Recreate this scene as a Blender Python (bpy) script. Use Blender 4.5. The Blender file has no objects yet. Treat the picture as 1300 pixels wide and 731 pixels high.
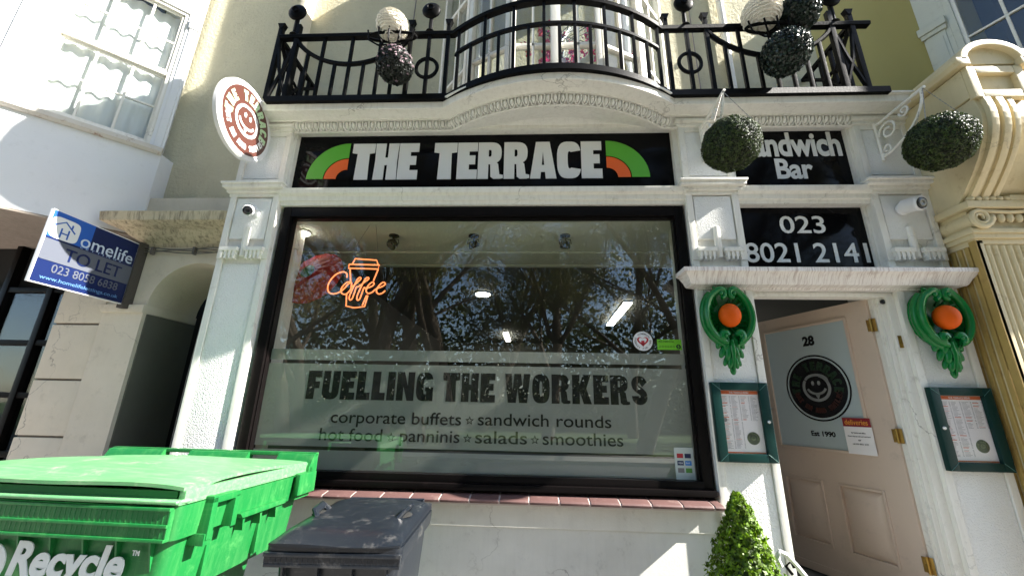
import bpy, bmesh, math, random
from mathutils import Vector, Matrix
random.seed(7)
PI = math.pi
sc = bpy.context.scene
col = sc.collection

# ------------------------------------------------------------------ camera
cam_d = bpy.data.cameras.new("camera"); cam = bpy.data.objects.new("camera", cam_d); col.objects.link(cam)
cam_d.sensor_width = 36.0; cam_d.lens = 510.0 / 1300.0 * 36.0
cam_d.clip_start = 0.05; cam_d.clip_end = 2000
def cam_axes(p, y, r):
    p, y, r = map(math.radians, (p, y, r))
    f = Vector((math.sin(y)*math.cos(p), math.cos(y)*math.cos(p), math.sin(p)))
    ri = Vector((math.cos(y), -math.sin(y), 0)); up = ri.cross(f)
    return ri*math.cos(r)+up*math.sin(r), -ri*math.sin(r)+up*math.cos(r), f
_R, _U, _F = cam_axes(16.5, -2.78, 1.13)
cam.matrix_world = Matrix(((_R.x, _U.x, -_F.x, 0.0), (_R.y, _U.y, -_F.y, -3.05), (_R.z, _U.z, -_F.z, 1.6), (0, 0, 0, 1)))
sc.camera = cam

# ------------------------------------------------------------------ light
SUN = Vector((1.0, -0.17, 0.76)).normalized()      # towards the sun
elev = math.asin(SUN.z); azim = math.atan2(SUN.x, SUN.y)
world = bpy.data.worlds.new("World"); sc.world = world; world.use_nodes = True
nt = world.node_tree; bg = nt.nodes["Background"]
sky = nt.nodes.new("ShaderNodeTexSky"); sky.sky_type = 'NISHITA'; sky.sun_disc = False
sky.sun_elevation = elev; sky.sun_rotation = azim; sky.air_density = 1.0; sky.dust_density = 0.6; sky.ozone_density = 1.8
nt.links.new(sky.outputs[0], bg.inputs[0]); bg.inputs[1].default_value = 0.09
sd = bpy.data.lights.new("sun", 'SUN'); sd.energy = 5.0; sd.angle = math.radians(0.5); sd.color = (1.0, 0.955, 0.88)
so = bpy.data.objects.new("sun", sd); col.objects.link(so)
so.rotation_euler = (-SUN).to_track_quat('-Z', 'Y').to_euler(); so.location = (8, -4, 9)
sc.view_settings.view_transform = 'Standard'; sc.view_settings.look = 'None'
sc.view_settings.exposure = 2.08; sc.view_settings.gamma = 1.0
sc.render.engine = 'CYCLES'
sc.cycles.max_bounces = 7; sc.cycles.diffuse_bounces = 4; sc.cycles.glossy_bounces = 3
sc.cycles.transparent_max_bounces = 12; sc.cycles.transmission_bounces = 4
sc.cycles.caustics_reflective = False; sc.cycles.caustics_refractive = False
sc.cycles.sample_clamp_indirect = 4.0

# ------------------------------------------------------------------ object helpers
def tag(o, label=None, cat=None, group=None, kind=None):
    if label: o["label"] = label
    if cat: o["category"] = cat
    if group: o["group"] = group
    if kind: o["kind"] = kind
    return o
def thing(name, label, cat, loc=(0, 0, 0), rot=(0, 0, 0), group=None):
    o = bpy.data.objects.new(name, None); o.empty_display_size = 0.1
    o.location = loc; o.rotation_euler = rot; col.objects.link(o)
    return tag(o, label, cat, group)
def chain_off(p):
    v = Vector((0, 0, 0))
    while p is not None:
        v += p.location; p = p.parent
    return v
def mesh_of(mb, name):
    if isinstance(mb, bpy.types.Mesh): return mb
    me = bpy.data.meshes.new(name); mb.bm.normal_update(); mb.bm.to_mesh(me); mb.bm.free()
    if len(me.polygons):
        me.polygons.foreach_set("use_smooth", [True]*len(me.polygons))
        try: me.set_sharp_from_angle(angle=math.radians(mb.angle))
        except Exception: pass
    return me
def part(name, mb, m, parent=None, kind=None, world=True, label=None):
    me = mesh_of(mb, name)
    if world and parent is not None:
        off = chain_off(parent)
        if off.length > 0: me.transform(Matrix.Translation(-off))
    if m is not None and len(me.materials) == 0: me.materials.append(m)
    o = bpy.data.objects.new(name, me); col.objects.link(o); o.parent = parent
    if kind: o["kind"] = kind
    if label: o["label"] = label
    return o
def inst(name, me, loc, parent, rot=(0, 0, 0), scale=(1, 1, 1), world=True):
    o = bpy.data.objects.new(name, me); col.objects.link(o); o.parent = parent
    l = Vector(loc)
    if world and parent is not None: l = l - chain_off(parent)
    o.location = l; o.rotation_euler = rot; o.scale = scale
    return o
def dup(root, loc=None, rot=None, label=None, scale=None):
    def cp(o, p):
        c = o.copy(); col.objects.link(c); c.parent = p
        for ch in list(o.children): cp(ch, c)
        return c
    r = cp(root, None)
    if loc is not None: r.location = loc
    if rot is not None: r.rotation_euler = rot
    if scale is not None: r.scale = scale
    if label: r["label"] = label
    return r

# ------------------------------------------------------------------ mesh builder
class MB:
    def __init__(s, angle=35): s.bm = bmesh.new(); s.angle = angle
    def _faces(s, vs, fs):
        v = [s.bm.verts.new(p) for p in vs]
        for f in fs:
            try: s.bm.faces.new([v[i] for i in f])
            except ValueError: pass
        return v
    def box(s, x0, x1, y0, y1, z0, z1, bev=0.0, taper=None):
        if x0 > x1: x0, x1 = x1, x0
        if y0 > y1: y0, y1 = y1, y0
        if z0 > z1: z0, z1 = z1, z0
        t = taper or 0.0
        vs = [(x0+t, y0+t, z0), (x1-t, y0+t, z0), (x1-t, y1-t, z0), (x0+t, y1-t, z0), (x0, y0, z1), (x1, y0, z1), (x1, y1, z1), (x0, y1, z1)]
        v = s._faces(vs, [(3, 2, 1, 0), (4, 5, 6, 7), (0, 1, 5, 4), (1, 2, 6, 5), (2, 3, 7, 6), (3, 0, 4, 7)])
        if bev > 0:
            ed = list({e for q in v for e in q.link_edges})
            bmesh.ops.bevel(s.bm, geom=ed, offset=bev, segments=2, profile=0.7, affect='EDGES')
        return s
    def prism(s, pts, ax, a, b, bev=0.0):
        n = len(pts)
        def mk(p, h):
            if ax == 'x': return (h, p[0], p[1])
            if ax == 'y': return (p[0], h, p[1])
            return (p[0], p[1], h)
        vs = [mk(p, a) for p in pts]+[mk(p, b) for p in pts]
        fs = [tuple(range(n)), tuple(range(2*n-1, n-1, -1))]+[(i, (i+1) % n, n+(i+1) % n, n+i) for i in range(n)]
        v = s._faces(vs, fs)
        fc = list({f for q in v for f in q.link_faces}); bmesh.ops.recalc_face_normals(s.bm, faces=fc)
        if bev > 0:
            ed = list({e for q in v for e in q.link_edges})
            bmesh.ops.bevel(s.bm, geom=ed, offset=bev, segments=2, profile=0.7, affect='EDGES')
        return s
    def tube(s, pts, r, n=8, closed=False, flat=1.0, cap=True):
        pts = [Vector(p) for p in pts]; m = len(pts); rings = []
        rr = r if hasattr(r, '__len__') else [r]*m
        prev = None
        for i, p in enumerate(pts):
            a = pts[(i-1) % m] if (closed or i > 0) else p
            b = pts[(i+1) % m] if (closed or i < m-1) else p
            t = (b-a); t = t.normalized() if t.length > 1e-9 else Vector((0, 0, 1))
            if prev is None:
                u = t.cross(Vector((0, 1, 0)));
                if u.length < 0.1: u = t.cross(Vector((0, 0, 1)))
            else: u = prev-t*prev.dot(t)
            u.normalize(); w = t.cross(u); prev = u
            rings.append([s.bm.verts.new(p+(u*math.cos(2*PI*k/n)+w*math.sin(2*PI*k/n)*flat)*rr[i]) for k in range(n)])
        for i in range(m if closed else m-1):
            A = rings[i]; B = rings[(i+1) % m]
            for k in range(n): s.bm.faces.new((A[k], B[k], B[(k+1) % n], A[(k+1) % n]))
        if cap and not closed:
            s.bm.faces.new(rings[0]); s.bm.faces.new(rings[-1][::-1])
        bmesh.ops.recalc_face_normals(s.bm, faces=s.bm.faces[:]) if m < 12 else None
        return s
    def sphere(s, c, r, sx=1, sy=1, sz=1, u=24, v=14, M=None):
        m = Matrix.Translation(c) @ (M or Matrix.Identity(4)) @ Matrix.Diagonal((r*sx, r*sy, r*sz, 1))
        bmesh.ops.create_uvsphere(s.bm, u_segments=u, v_segments=v, radius=1, matrix=m); return s
    def lathe(s, prof, c=(0, 0, 0), n=24, M=None):
        M = M or Matrix.Identity(4); c = Vector(c); rings = []
        for (r, z) in prof:
            rings.append([s.bm.verts.new(c+(M @ Vector((r*math.cos(2*PI*k/n), r*math.sin(2*PI*k/n), z)))) for k in range(n)])
        for i in range(len(rings)-1):
            A, B = rings[i], rings[i+1]
            for k in range(n): s.bm.faces.new((A[k], A[(k+1) % n], B[(k+1) % n], B[k]))
        s.bm.faces.new(rings[0][::-1]); s.bm.faces.new(rings[-1]); return s
    def sweep(s, plan, prof, z=0, ends=True):
        """plan: (x,y) polyline left to right, outward = -y side; prof: (out, dz) outline"""
        P = [Vector(p) for p in plan]; rows = []
        for i, p in enumerate(P):
            d = []
            if i > 0: d.append((P[i]-P[i-1]).normalized())
            if i < len(P)-1: d.append((P[i+1]-P[i]).normalized())
            ns = [Vector((q.y, -q.x)) for q in d]; n = sum(ns, Vector((0, 0))); n.normalize()
            n = n/max(0.4, n.dot(ns[0]))
            rows.append([s.bm.verts.new((p.x+n.x*o, p.y+n.y*o, z+h)) for o, h in prof])
        m = len(prof)
        for i in range(len(rows)-1):
            for k in range(m): s.bm.faces.new((rows[i][k], rows[i+1][k], rows[i+1][(k+1) % m], rows[i][(k+1) % m]))
        if ends: s.bm.faces.new(rows[0]); s.bm.faces.new(rows[-1][::-1])
        bmesh.ops.recalc_face_normals(s.bm, faces=s.bm.faces[:]); return s
    def add(s, me, M=None):
        b = bmesh.new(); b.from_mesh(me)
        if M is not None: b.transform(M)
        t = bpy.data.meshes.new("t"); b.to_mesh(t); b.free(); s.bm.from_mesh(t); bpy.data.meshes.remove(t); return s
    def xf(s, M): s.bm.transform(M); return s
    def frame(s, x0, x1, z0, z1, w, y0, y1, bev=0.0, wb=None, wt=None):
        wb = wb or w; wt = wt or w
        s.box(x0, x0+w, y0, y1, z0, z1, bev); s.box(x1-w, x1, y0, y1, z0, z1, bev)
        s.box(x0+w, x1-w, y0+.001, y1, z1-wt, z1, bev); s.box(x0+w, x1-w, y0+.001, y1, z0, z0+wb, bev); return s

def leaf_cloud(mb, n, fn, size, jit=.4, seed=1):
    """n small bent leaf quads; fn(rng) -> (pos, normal)"""
    rg = random.Random(seed); bm = mb.bm
    for i in range(n):
        p, nn = fn(rg); s_ = size*(1+jit*(rg.random()*2-1))
        nn = (nn+Vector((rg.uniform(-.8, .8), rg.uniform(-.8, .8), rg.uniform(-.8, .8)))).normalized()
        t = nn.cross(Vector((rg.uniform(-1, 1), rg.uniform(-1, 1), rg.uniform(-1, 1))))
        if t.length < 1e-3: continue
        t.normalize(); b = nn.cross(t)
        v = [bm.verts.new(q) for q in (p-t*s_*.5, p+b*s_*.3+nn*s_*.12, p+t*s_*.5, p-b*s_*.3+nn*s_*.12)]
        bm.faces.new(v)
    return mb

# ------------------------------------------------------------------ materials
def mat(name, c, rough=.6, metal=0., bump=0., bscale=40., bdist=.01, var=0., vscale=3., streak=0., dirt=0., dcol=(.09, .075, .055), spec=.5, coat=0., coords='world', pebble=0., pscale=60., stz=(5, 5, .35), cracks=0., scr=0., emit=None, estr=0., trans=0.):
    m = bpy.data.materials.new(name); m.use_nodes = True; N = m.node_tree.nodes; L = m.node_tree.links
    b = N["Principled BSDF"]; b.inputs["Roughness"].default_value = rough; b.inputs["Metallic"].default_value = metal
    b.inputs["Specular IOR Level"].default_value = spec; b.inputs["Coat Weight"].default_value = coat
    b.inputs["Base Color"].default_value = (*c, 1)
    if emit: b.inputs["Emission Color"].default_value = (*emit, 1); b.inputs["Emission Strength"].default_value = estr
    if coords == 'world': src = N.new("ShaderNodeNewGeometry").outputs["Position"]
    else: src = N.new("ShaderNodeTexCoord").outputs["Object"]
    cur = None
    def mixc(a, bcol, fac):
        x = N.new("ShaderNodeMix"); x.data_type = 'RGBA'
        if a is None: x.inputs[6].default_value = (*c, 1)
        else: L.new(a, x.inputs[6])
        x.inputs[7].default_value = (*bcol, 1); L.new(fac, x.inputs[0]); return x.outputs[2]
    def ramp(o, a, b_, hi):
        r = N.new("ShaderNodeMapRange"); r.inputs[1].default_value = a; r.inputs[2].default_value = b_; r.inputs[3].default_value = 0; r.inputs[4].default_value = hi
        L.new(o, r.inputs[0]); return r.outputs[0]
    def noise(sc_, det=5, mp=None, ro=.6):
        n = N.new("ShaderNodeTexNoise"); n.inputs["Scale"].default_value = sc_; n.inputs["Detail"].default_value = det; n.inputs["Roughness"].default_value = ro
        if mp:
            k = N.new("ShaderNodeMapping"); k.inputs["Scale"].default_value = mp; L.new(src, k.inputs[0]); L.new(k.outputs[0], n.inputs[0])
        else: L.new(src, n.inputs[0])
        return n.outputs[0]
    if var > 0: cur = mixc(cur, tuple(v*.55 for v in c), ramp(noise(vscale, 6), .35, .75, var))
    if streak > 0: cur = mixc(cur, dcol, ramp(noise(6, 6, stz, .7), .47, .70, streak))
    if cracks > 0:
        v = N.new("ShaderNodeTexVoronoi"); v.feature = 'DISTANCE_TO_EDGE'; v.inputs["Scale"].default_value = 1.1
        nz = N.new("ShaderNodeTexNoise"); nz.inputs["Scale"].default_value = 3.5; nz.inputs["Detail"].default_value = 8; L.new(src, nz.inputs[0])
        mx = N.new("ShaderNodeVectorMath"); mx.operation = 'MULTIPLY_ADD'; mx.inputs[1].default_value = (.6, .6, .6); L.new(nz.outputs[1], mx.inputs[0]); L.new(src, mx.inputs[2]); L.new(mx.outputs[0], v.inputs[0])
        r = ramp(v.outputs[0], .006, .001, cracks); g = ramp(noise(1.2, 2), .5, .6, 1.0); q = N.new("ShaderNodeMath"); q.operation = 'MULTIPLY'; L.new(r, q.inputs[0]); L.new(g, q.inputs[1])
        cur = mixc(cur, (.12, .10, .08), q.outputs[0])
    if scr > 0:
        cur = mixc(cur, dcol, ramp(noise(7, 4, (1.2, 14, 9), .6), .60, .66, scr)); cur = mixc(cur, dcol, ramp(noise(16, 3, (7, 1.0, 5), .6), .63, .68, scr))
    if dirt > 0: cur = mixc(cur, dcol, ramp(noise(9, 9, None, .75), .56, .72, dirt))
    if cur is not None: L.new(cur, b.inputs["Base Color"])
    h = None
    if bump > 0: h = noise(bscale, 6)
    if pebble > 0:
        v = N.new("ShaderNodeTexVoronoi"); v.feature = 'SMOOTH_F1'; v.inputs["Scale"].default_value = pscale; v.inputs["Smoothness"].default_value = .6
        nz = N.new("ShaderNodeTexNoise"); nz.inputs["Scale"].default_value = 14; L.new(src, nz.inputs[0])
        mx = N.new("ShaderNodeVectorMath"); mx.operation = 'MULTIPLY_ADD'; mx.inputs[1].default_value = (.05, .05, .05)
        L.new(nz.outputs[1], mx.inputs[0]); L.new(src, mx.inputs[2]); L.new(mx.outputs[0], v.inputs[0])
        k = N.new("ShaderNodeMath"); k.operation = 'MULTIPLY'; k.inputs[1].default_value = -pebble; L.new(v.outputs[0], k.inputs[0])
        if h:
            ad = N.new("ShaderNodeMath"); ad.operation = 'ADD'; L.new(h, ad.inputs[0]); L.new(k.outputs[0], ad.inputs[1]); h = ad.outputs[0]
        else: h = k.outputs[0]
    if h:
        bn = N.new("ShaderNodeBump"); bn.inputs["Strength"].default_value = bump if bump > 0 else .8; bn.inputs["Distance"].default_value = bdist
        L.new(h, bn.inputs["Height"]); L.new(bn.outputs[0], b.inputs["Normal"])
    return m
def glass_mat(name, ior=1.6, tint=(1, 1, 1), bumpy=0.0, boost=1.0):
    m = bpy.data.materials.new(name); m.use_nodes = True; N = m.node_tree.nodes; L = m.node_tree.links; N.remove(N["Principled BSDF"])
    out = N["Material Output"]; t = N.new("ShaderNodeBsdfTransparent"); t.inputs[0].default_value = (*tint, 1)
    g = N.new("ShaderNodeBsdfGlossy"); g.inputs["Roughness"].default_value = 0.0; g.inputs[0].default_value = (1, 1, 1, 1)
    lw = N.new("ShaderNodeLayerWeight"); lw.inputs[0].default_value = .5; pw = N.new("ShaderNodeMath"); pw.operation = 'POWER'; pw.inputs[1].default_value = 5.0
    f0 = ((ior-1)/(ior+1))**2; f = N.new("ShaderNodeMapRange"); f.inputs[3].default_value = f0; f.inputs[4].default_value = 1.0
    L.new(lw.outputs["Facing"], pw.inputs[0]); L.new(pw.outputs[0], f.inputs[0]); mx = N.new("ShaderNodeMixShader")
    if bumpy:
        n = N.new("ShaderNodeTexNoise"); n.inputs["Scale"].default_value = 1.3; n.inputs["Detail"].default_value = 1
        bn = N.new("ShaderNodeBump"); bn.inputs["Strength"].default_value = bumpy; bn.inputs["Distance"].default_value = .02
        L.new(n.outputs[0], bn.inputs["Height"]); L.new(bn.outputs[0], g.inputs["Normal"])
    L.new(f.outputs[0], mx.inputs[0]); L.new(t.outputs[0], mx.inputs[1]); L.new(g.outputs[0], mx.inputs[2]); L.new(mx.outputs[0], out.inputs[0])
    return m
def film_mat(name, c, op=.8, c2=None):
    m = bpy.data.materials.new(name); m.use_nodes = True; N = m.node_tree.nodes; L = m.node_tree.links; N.remove(N["Principled BSDF"])
    out = N["Material Output"]; t = N.new("ShaderNodeBsdfTransparent"); d = N.new("ShaderNodeBsdfDiffuse"); d.inputs[0].default_value = (*c, 1)
    tl = N.new("ShaderNodeBsdfTranslucent"); tl.inputs[0].default_value = (*c, 1)
    m1 = N.new("ShaderNodeMixShader"); m1.inputs[0].default_value = .3; m2 = N.new("ShaderNodeMixShader"); m2.inputs[0].default_value = op
    L.new(d.outputs[0], m1.inputs[1]); L.new(tl.outputs[0], m1.inputs[2]); L.new(t.outputs[0], m2.inputs[1]); L.new(m1.outputs[0], m2.inputs[2]); L.new(m2.outputs[0], out.inputs[0])
    return m
def emis(name, c, s):
    m = bpy.data.materials.new(name); m.use_nodes = True; N = m.node_tree.nodes; b = N["Principled BSDF"]
    b.inputs["Base Color"].default_value = (*c, 1); b.inputs["Emission Color"].default_value = (*c, 1); b.inputs["Emission Strength"].default_value = s
    return m
def leafmat(name, c, tr=.35, var=.5, rough=.5):
    m = bpy.data.materials.new(name); m.use_nodes = True; N = m.node_tree.nodes; L = m.node_tree.links; b = N["Principled BSDF"]
    g = N.new("ShaderNodeNewGeometry"); n = N.new("ShaderNodeTexNoise"); n.inputs["Scale"].default_value = 35; L.new(g.outputs["Position"], n.inputs[0])
    r = N.new("ShaderNodeValToRGB"); r.color_ramp.elements[0].position = .35; r.color_ramp.elements[1].position = .7
    r.color_ramp.elements[0].color = (*[v*(1-var) for v in c], 1); r.color_ramp.elements[1].color = (*[min(1, v*(1+var)) for v in c], 1)
    L.new(n.outputs[0], r.inputs[0]); L.new(r.outputs[0], b.inputs["Base Color"]); b.inputs["Roughness"].default_value = rough
    tl = N.new("ShaderNodeBsdfTranslucent"); L.new(r.outputs[0], tl.inputs[0]); mx = N.new("ShaderNodeMixShader"); mx.inputs[0].default_value = tr
    L.new(b.outputs[0], mx.inputs[1]); L.new(tl.outputs[0], mx.inputs[2]); L.new(mx.outputs[0], N["Material Output"].inputs[0]); return m

DC = (.10, .085, .065)
MW = mat("white_masonry_paint", (.83, .81, .75), .65, bump=.3, bscale=60, bdist=.003, var=.14, vscale=2.5, streak=.18, dirt=.22, dcol=(.30, .27, .21), cracks=.5)
MW2 = mat("white_gloss_trim", (.82, .80, .73), .5, bump=.25, bscale=30, bdist=.003, var=.10, vscale=4, streak=.16, dirt=.45, dcol=(.26, .22, .17), cracks=.5)
PEB = mat("roughcast_white", (.82, .82, .79), .7, bump=.8, bscale=75, bdist=.007, pebble=.6, pscale=105, var=.08, vscale=5, dirt=.1, dcol=(.4, .37, .3))
LINT = mat("weathered_lintel_paint", (.82, .78, .74), .65, bump=.5, bscale=45, bdist=.006, var=.15, streak=.7, dirt=.5, dcol=(.30, .20, .17), stz=(17, 1.5, 1.2))
RISER = mat("riser_render", (.70, .69, .64), .8, bump=.4, bscale=70, bdist=.003, var=.3, vscale=4, cracks=.6, streak=.05, dirt=.3, dcol=(.14, .12, .10))
CREAM = mat("cream_stucco", (.60, .56, .40), .85, bump=.8, bscale=28, bdist=.015, var=.3, vscale=2, dirt=.25, dcol=(.25, .2, .12))
CREAMS = mat("smooth_cream_render", (.72, .65, .52), .8, bump=.35, bscale=30, bdist=.006, var=.25, vscale=3, streak=.04, dirt=.3, dcol=(.3, .25, .18), cracks=.7)
YEL = mat("ochre_render", (.58, .48, .17), .8, bump=.3, bscale=40, bdist=.004, var=.15, vscale=1.5)
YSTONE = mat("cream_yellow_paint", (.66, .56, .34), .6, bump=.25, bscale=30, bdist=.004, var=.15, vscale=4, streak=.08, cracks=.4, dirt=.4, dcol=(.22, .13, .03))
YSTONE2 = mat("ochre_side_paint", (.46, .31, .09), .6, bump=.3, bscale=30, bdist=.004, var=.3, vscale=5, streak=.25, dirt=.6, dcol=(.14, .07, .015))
BLK = mat("black_ironwork_paint", (.003, .003, .003), .5, bump=.4, bscale=60, bdist=.003, var=.0, dirt=.35, dcol=(.012, .012, .011), spec=.08)
BLKW = mat("black_painted_timber", (.005, .004, .004), .35, bump=.3, bscale=40, bdist=.003, dirt=.45, dcol=(.02, .012, .012), spec=.10)
SIGNB = mat("black_gloss_sign_panel", (.004, .004, .005), .07, spec=.09, var=0)
LETW = mat("white_vinyl", (.74, .74, .72), .45)
SGREEN = mat("sign_green", (.10, .42, .03), .4); SORANGE = mat("sign_orange", (.85, .13, .015), .4)
TILE = mat("red_quarry_tile", (.115, .058, .052), .6, bump=.4, bscale=50, bdist=.004, var=.4, vscale=12, dirt=.6, dcol=(.24, .17, .15))
GROUT = mat("pale_grout", (.50, .42, .38), .9)
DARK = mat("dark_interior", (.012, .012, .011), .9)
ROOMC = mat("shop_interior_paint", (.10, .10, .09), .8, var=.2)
SOFF = mat("pale_bulkhead_paint", (.62, .64, .55), .7)
BRASS = mat("brass", (.40, .24, .06), .35, metal=.9, bump=.4, bscale=90, bdist=.003, var=.5, vscale=40, dirt=1.0, dcol=(.08, .04, .01))
DOORM = mat("beige_door_paint", (.62, .485, .385), .42, bump=.15, bscale=80, bdist=.002, var=.12, vscale=3, dirt=.25, dcol=(.2, .15, .12), coords='obj')
WPL = mat("white_plastic", (.75, .75, .75), .3, var=.1)
BPL = mat("black_plastic", (.012, .012, .014), .25)
ORNG = mat("green_gloss_ornament", (.003, .16, .03), .25, bump=.3, bscale=45, bdist=.004, coat=.0, var=.35, vscale=14, dirt=.25, dcol=(.002, .03, .008), spec=.35)
GLASSM = glass_mat("clear_case_glazing", 1.35, (.99, .99, .99))
ORB = mat("orange_sphere_paint", (.70, .10, .002), .6, spec=.2, bump=.4, bscale=120, bdist=.002, var=.25, vscale=12)
MENUG = mat("dark_green_menu_case", (.002, .028, .024), .35, bump=.1, bscale=90, dirt=.15, dcol=(.02, .08, .07), spec=.25)
PAPER = mat("menu_paper", (.84, .80, .79), .7)
INK = mat("grey_menu_ink", (.22, .20, .20), .8); INKO = mat("orange_menu_print", (.62, .14, .05), .8)
PBLUE = mat("navy_sign_print", (.005, .014, .075), .35); PBLUE2 = mat("bright_blue_sign_print", (.01, .2, .62), .35)
PGREY = mat("silver_grey_print", (.10, .11, .14), .4)
BRN = mat("brown_badge_print", (.085, .028, .02), .4); GRNT = mat("green_letter_print", (.10, .30, .05), .5)
BGREEN = mat("green_bin_plastic", (.009, .145, .032), .4, bump=.12, bscale=25, bdist=.003, scr=.10, var=.25, vscale=3, streak=.25, dirt=.5, dcol=(.10, .32, .10), coords='obj', spec=.35)
BGREY = mat("grey_bin_plastic", (.009, .012, .017), .30, scr=.12, bump=.15, bscale=30, bdist=.003, var=.2, vscale=6, dirt=.55, dcol=(.13, .125, .12), coords='obj', spec=.5)
LET_PL = mat("white_bin_print", (.72, .76, .75), .5)
GLASS = glass_mat("shop_window_glass", 1.66, (.95, .96, .93), bumpy=.003)
GLASSU = glass_mat("old_sash_glass", 1.5, (.9, .92, .92), bumpy=.25)
FILM = film_mat("frosted_window_film", (.44, .455, .44), .96)
CURT = mat("net_curtain", (.88, .88, .85), .9, var=.1)
ASPH = mat("asphalt", (.055, .055, .056), .9, bump=.4, bscale=80, var=.3)
PAVE = mat("pavement_stone", (.24, .23, .215), .85, bump=.3, bscale=30, var=.3, vscale=2, dirt=.3)
GRASS = mat("grass", (.055, .10, .025), .9, bump=.5, bscale=30, var=.5, vscale=1)
BARK = mat("bark", (.09, .07, .05), .9, bump=.8, bscale=12, bdist=.04, var=.4)

# ------------------------------------------------------------------ lettering
def arcp(cx, cy, rx, ry, a0, a1, n=14, ex=2.0):
    o = []
    for i in range(n+1):
        a = math.radians(a0+(a1-a0)*i/n); c_, s_ = math.cos(a), math.sin(a)
        o.append((cx+rx*math.copysign(abs(c_)**(2/ex), c_), cy+ry*math.copysign(abs(s_)**(2/ex), s_)))
    return o
def stroke(path, w):
    L, Rr = [], []; n = len(path)
    for i in range(n):
        a = path[max(0, i-1)]; b = path[min(n-1, i+1)]; d = Vector((b[0]-a[0], b[1]-a[1])); d.normalize()
        L.append((path[i][0]-d.y*w/2, path[i][1]+d.x*w/2)); Rr.append((path[i][0]+d.y*w/2, path[i][1]-d.x*w/2))
    return L+Rr[::-1]
HG = {
 'T': (.64, [[(0, 1), (0, .74), (.15, .72), (.13, 0), (.51, 0), (.49, .72), (.64, .74), (.64, 1)]]),
 'H': (.66, [[(0, 0), (.02, .5), (0, 1), (.29, 1), (.29, .60), (.37, .60), (.37, 1), (.66, 1), (.64, .5), (.66, 0), (.37, 0), (.37, .40), (.29, .40), (.29, 0)]]),
 'E': (.56, [[(0, 0), (0, 1), (.56, 1), (.56, .76), (.33, .76), (.33, .64), (.50, .64), (.50, .40), (.33, .40), (.33, .25), (.56, .25), (.56, 0)]]),
 'F': (.54, [[(0, 0), (0, 1), (.54, 1), (.54, .76), (.31, .76), (.31, .62), (.49, .62), (.49, .38), (.31, .38), (.31, 0)]]),
 'L': (.52, [[(0, 0), (0, 1), (.31, 1), (.31, .26), (.52, .26), (.52, 0)]]),
 'I': (.30, [[(0, 0), (0, 1), (.30, 1), (.30, 0)]]),
 'R': (.70, [[(0, 0), (0, 1)]+arcp(.34, .71, .31, .29, 90, -62, 12, 2.6)+[(.56, .40), (.60, .12), (.70, .10), (.70, .02), (.62, 0), (.44, 0), (.36, .06), (.34, .40), (.29, .40), (.29, 0)],
             [(.29, .60), (.29, .80), (.35, .80), (.37, .76), (.37, .64), (.35, .60)]]),
 'A': (.72, [[(0, 0), (.16, 1), (.54, 1), (.72, 0), (.43, 0), (.41, .18), (.30, .18), (.28, 0)], [(.32, .36), (.39, .36), (.355, .74)]]),
 'C': (.64, [arcp(.33, .5, .33, .5, 22, 338, 26, 3.0)+arcp(.345, .5, .055, .24, 300, 60, 14, 3.0)]),
 'O': (.66, [arcp(.33, .5, .33, .5, 0, 350, 28, 2.8), arcp(.33, .5, .055, .25, 0, 350, 16, 2.8)]),
 'G': (.66, [arcp(.33, .5, .33, .5, 22, 300, 24, 3.0)+[(.46, .04), (.66, 0), (.66, .48), (.35, .48), (.35, .34), (.40, .34), (.40, .24)]+arcp(.345, .5, .055, .26, 275, 60, 14, 3.0)]),
 'U': (.66, [[(0, 1), (0, .3)]+arcp(.33, .3, .33, .3, 180, 360, 12, 2.6)+[(.66, 1), (.38, 1), (.38, .3)]+arcp(.33, .3, .05, .07, 0, -180, 6)+[(.28, 1)]]),
 'N': (.68, [[(0, 0), (0, 1), (.27, 1), (.42, .52), (.42, 1), (.68, 1), (.68, 0), (.42, 0), (.26, .48), (.26, 0)]]),
 'W': (.96, [[(0, 1), (.12, 0), (.42, 0), (.48, .5), (.54, 0), (.84, 0), (.96, 1), (.71, 1), (.67, .42), (.61, 1), (.35, 1), (.29, .42), (.25, 1)]]),
 'K': (.72, [[(0, 0), (0, 1), (.28, 1), (.28, .64), (.41, 1), (.70, 1), (.53, .52), (.72, 0), (.42, 0), (.28, .42), (.28, 0)]]),
 'S': (.60, [stroke([(.50, .70)]+arcp(.30, .72, .16, .15, 10, 190, 10)+[(.16, .62), (.24, .54), (.36, .46), (.44, .38)]+arcp(.30, .28, .16, .15, 10, -190, 10), .25)]),
 'M': (.84, [[(0, 0), (0, 1), (.32, 1), (.42, .5), (.52, 1), (.84, 1), (.84, 0), (.58, 0), (.58, .55), (.48, 0), (.36, 0), (.26, .55), (.26, 0)]]),
 'Y': (.68, [[(0, 1), (.19, .36), (.19, 0), (.49, 0), (.49, .36), (.68, 1), (.40, 1), (.34, .68), (.28, 1)]]),
 'B': (.66, [[(0, 0), (0, 1)]+arcp(.36, .76, .27, .24, 90, -60, 8, 2.6)+arcp(.36, .26, .30, .26, 60, -90, 8, 2.6), [(.29, .62), (.29, .80), (.37, .80), (.37, .62)], [(.29, .20), (.29, .42), (.38, .42), (.38, .20)]]),
 'D': (.66, [[(0, 0), (0, 1)]+arcp(.33, .5, .33, .5, 90, -90, 14, 2.8), [(.29, .24), (.29, .76), (.37, .72), (.37, .28)]]),
}
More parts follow.
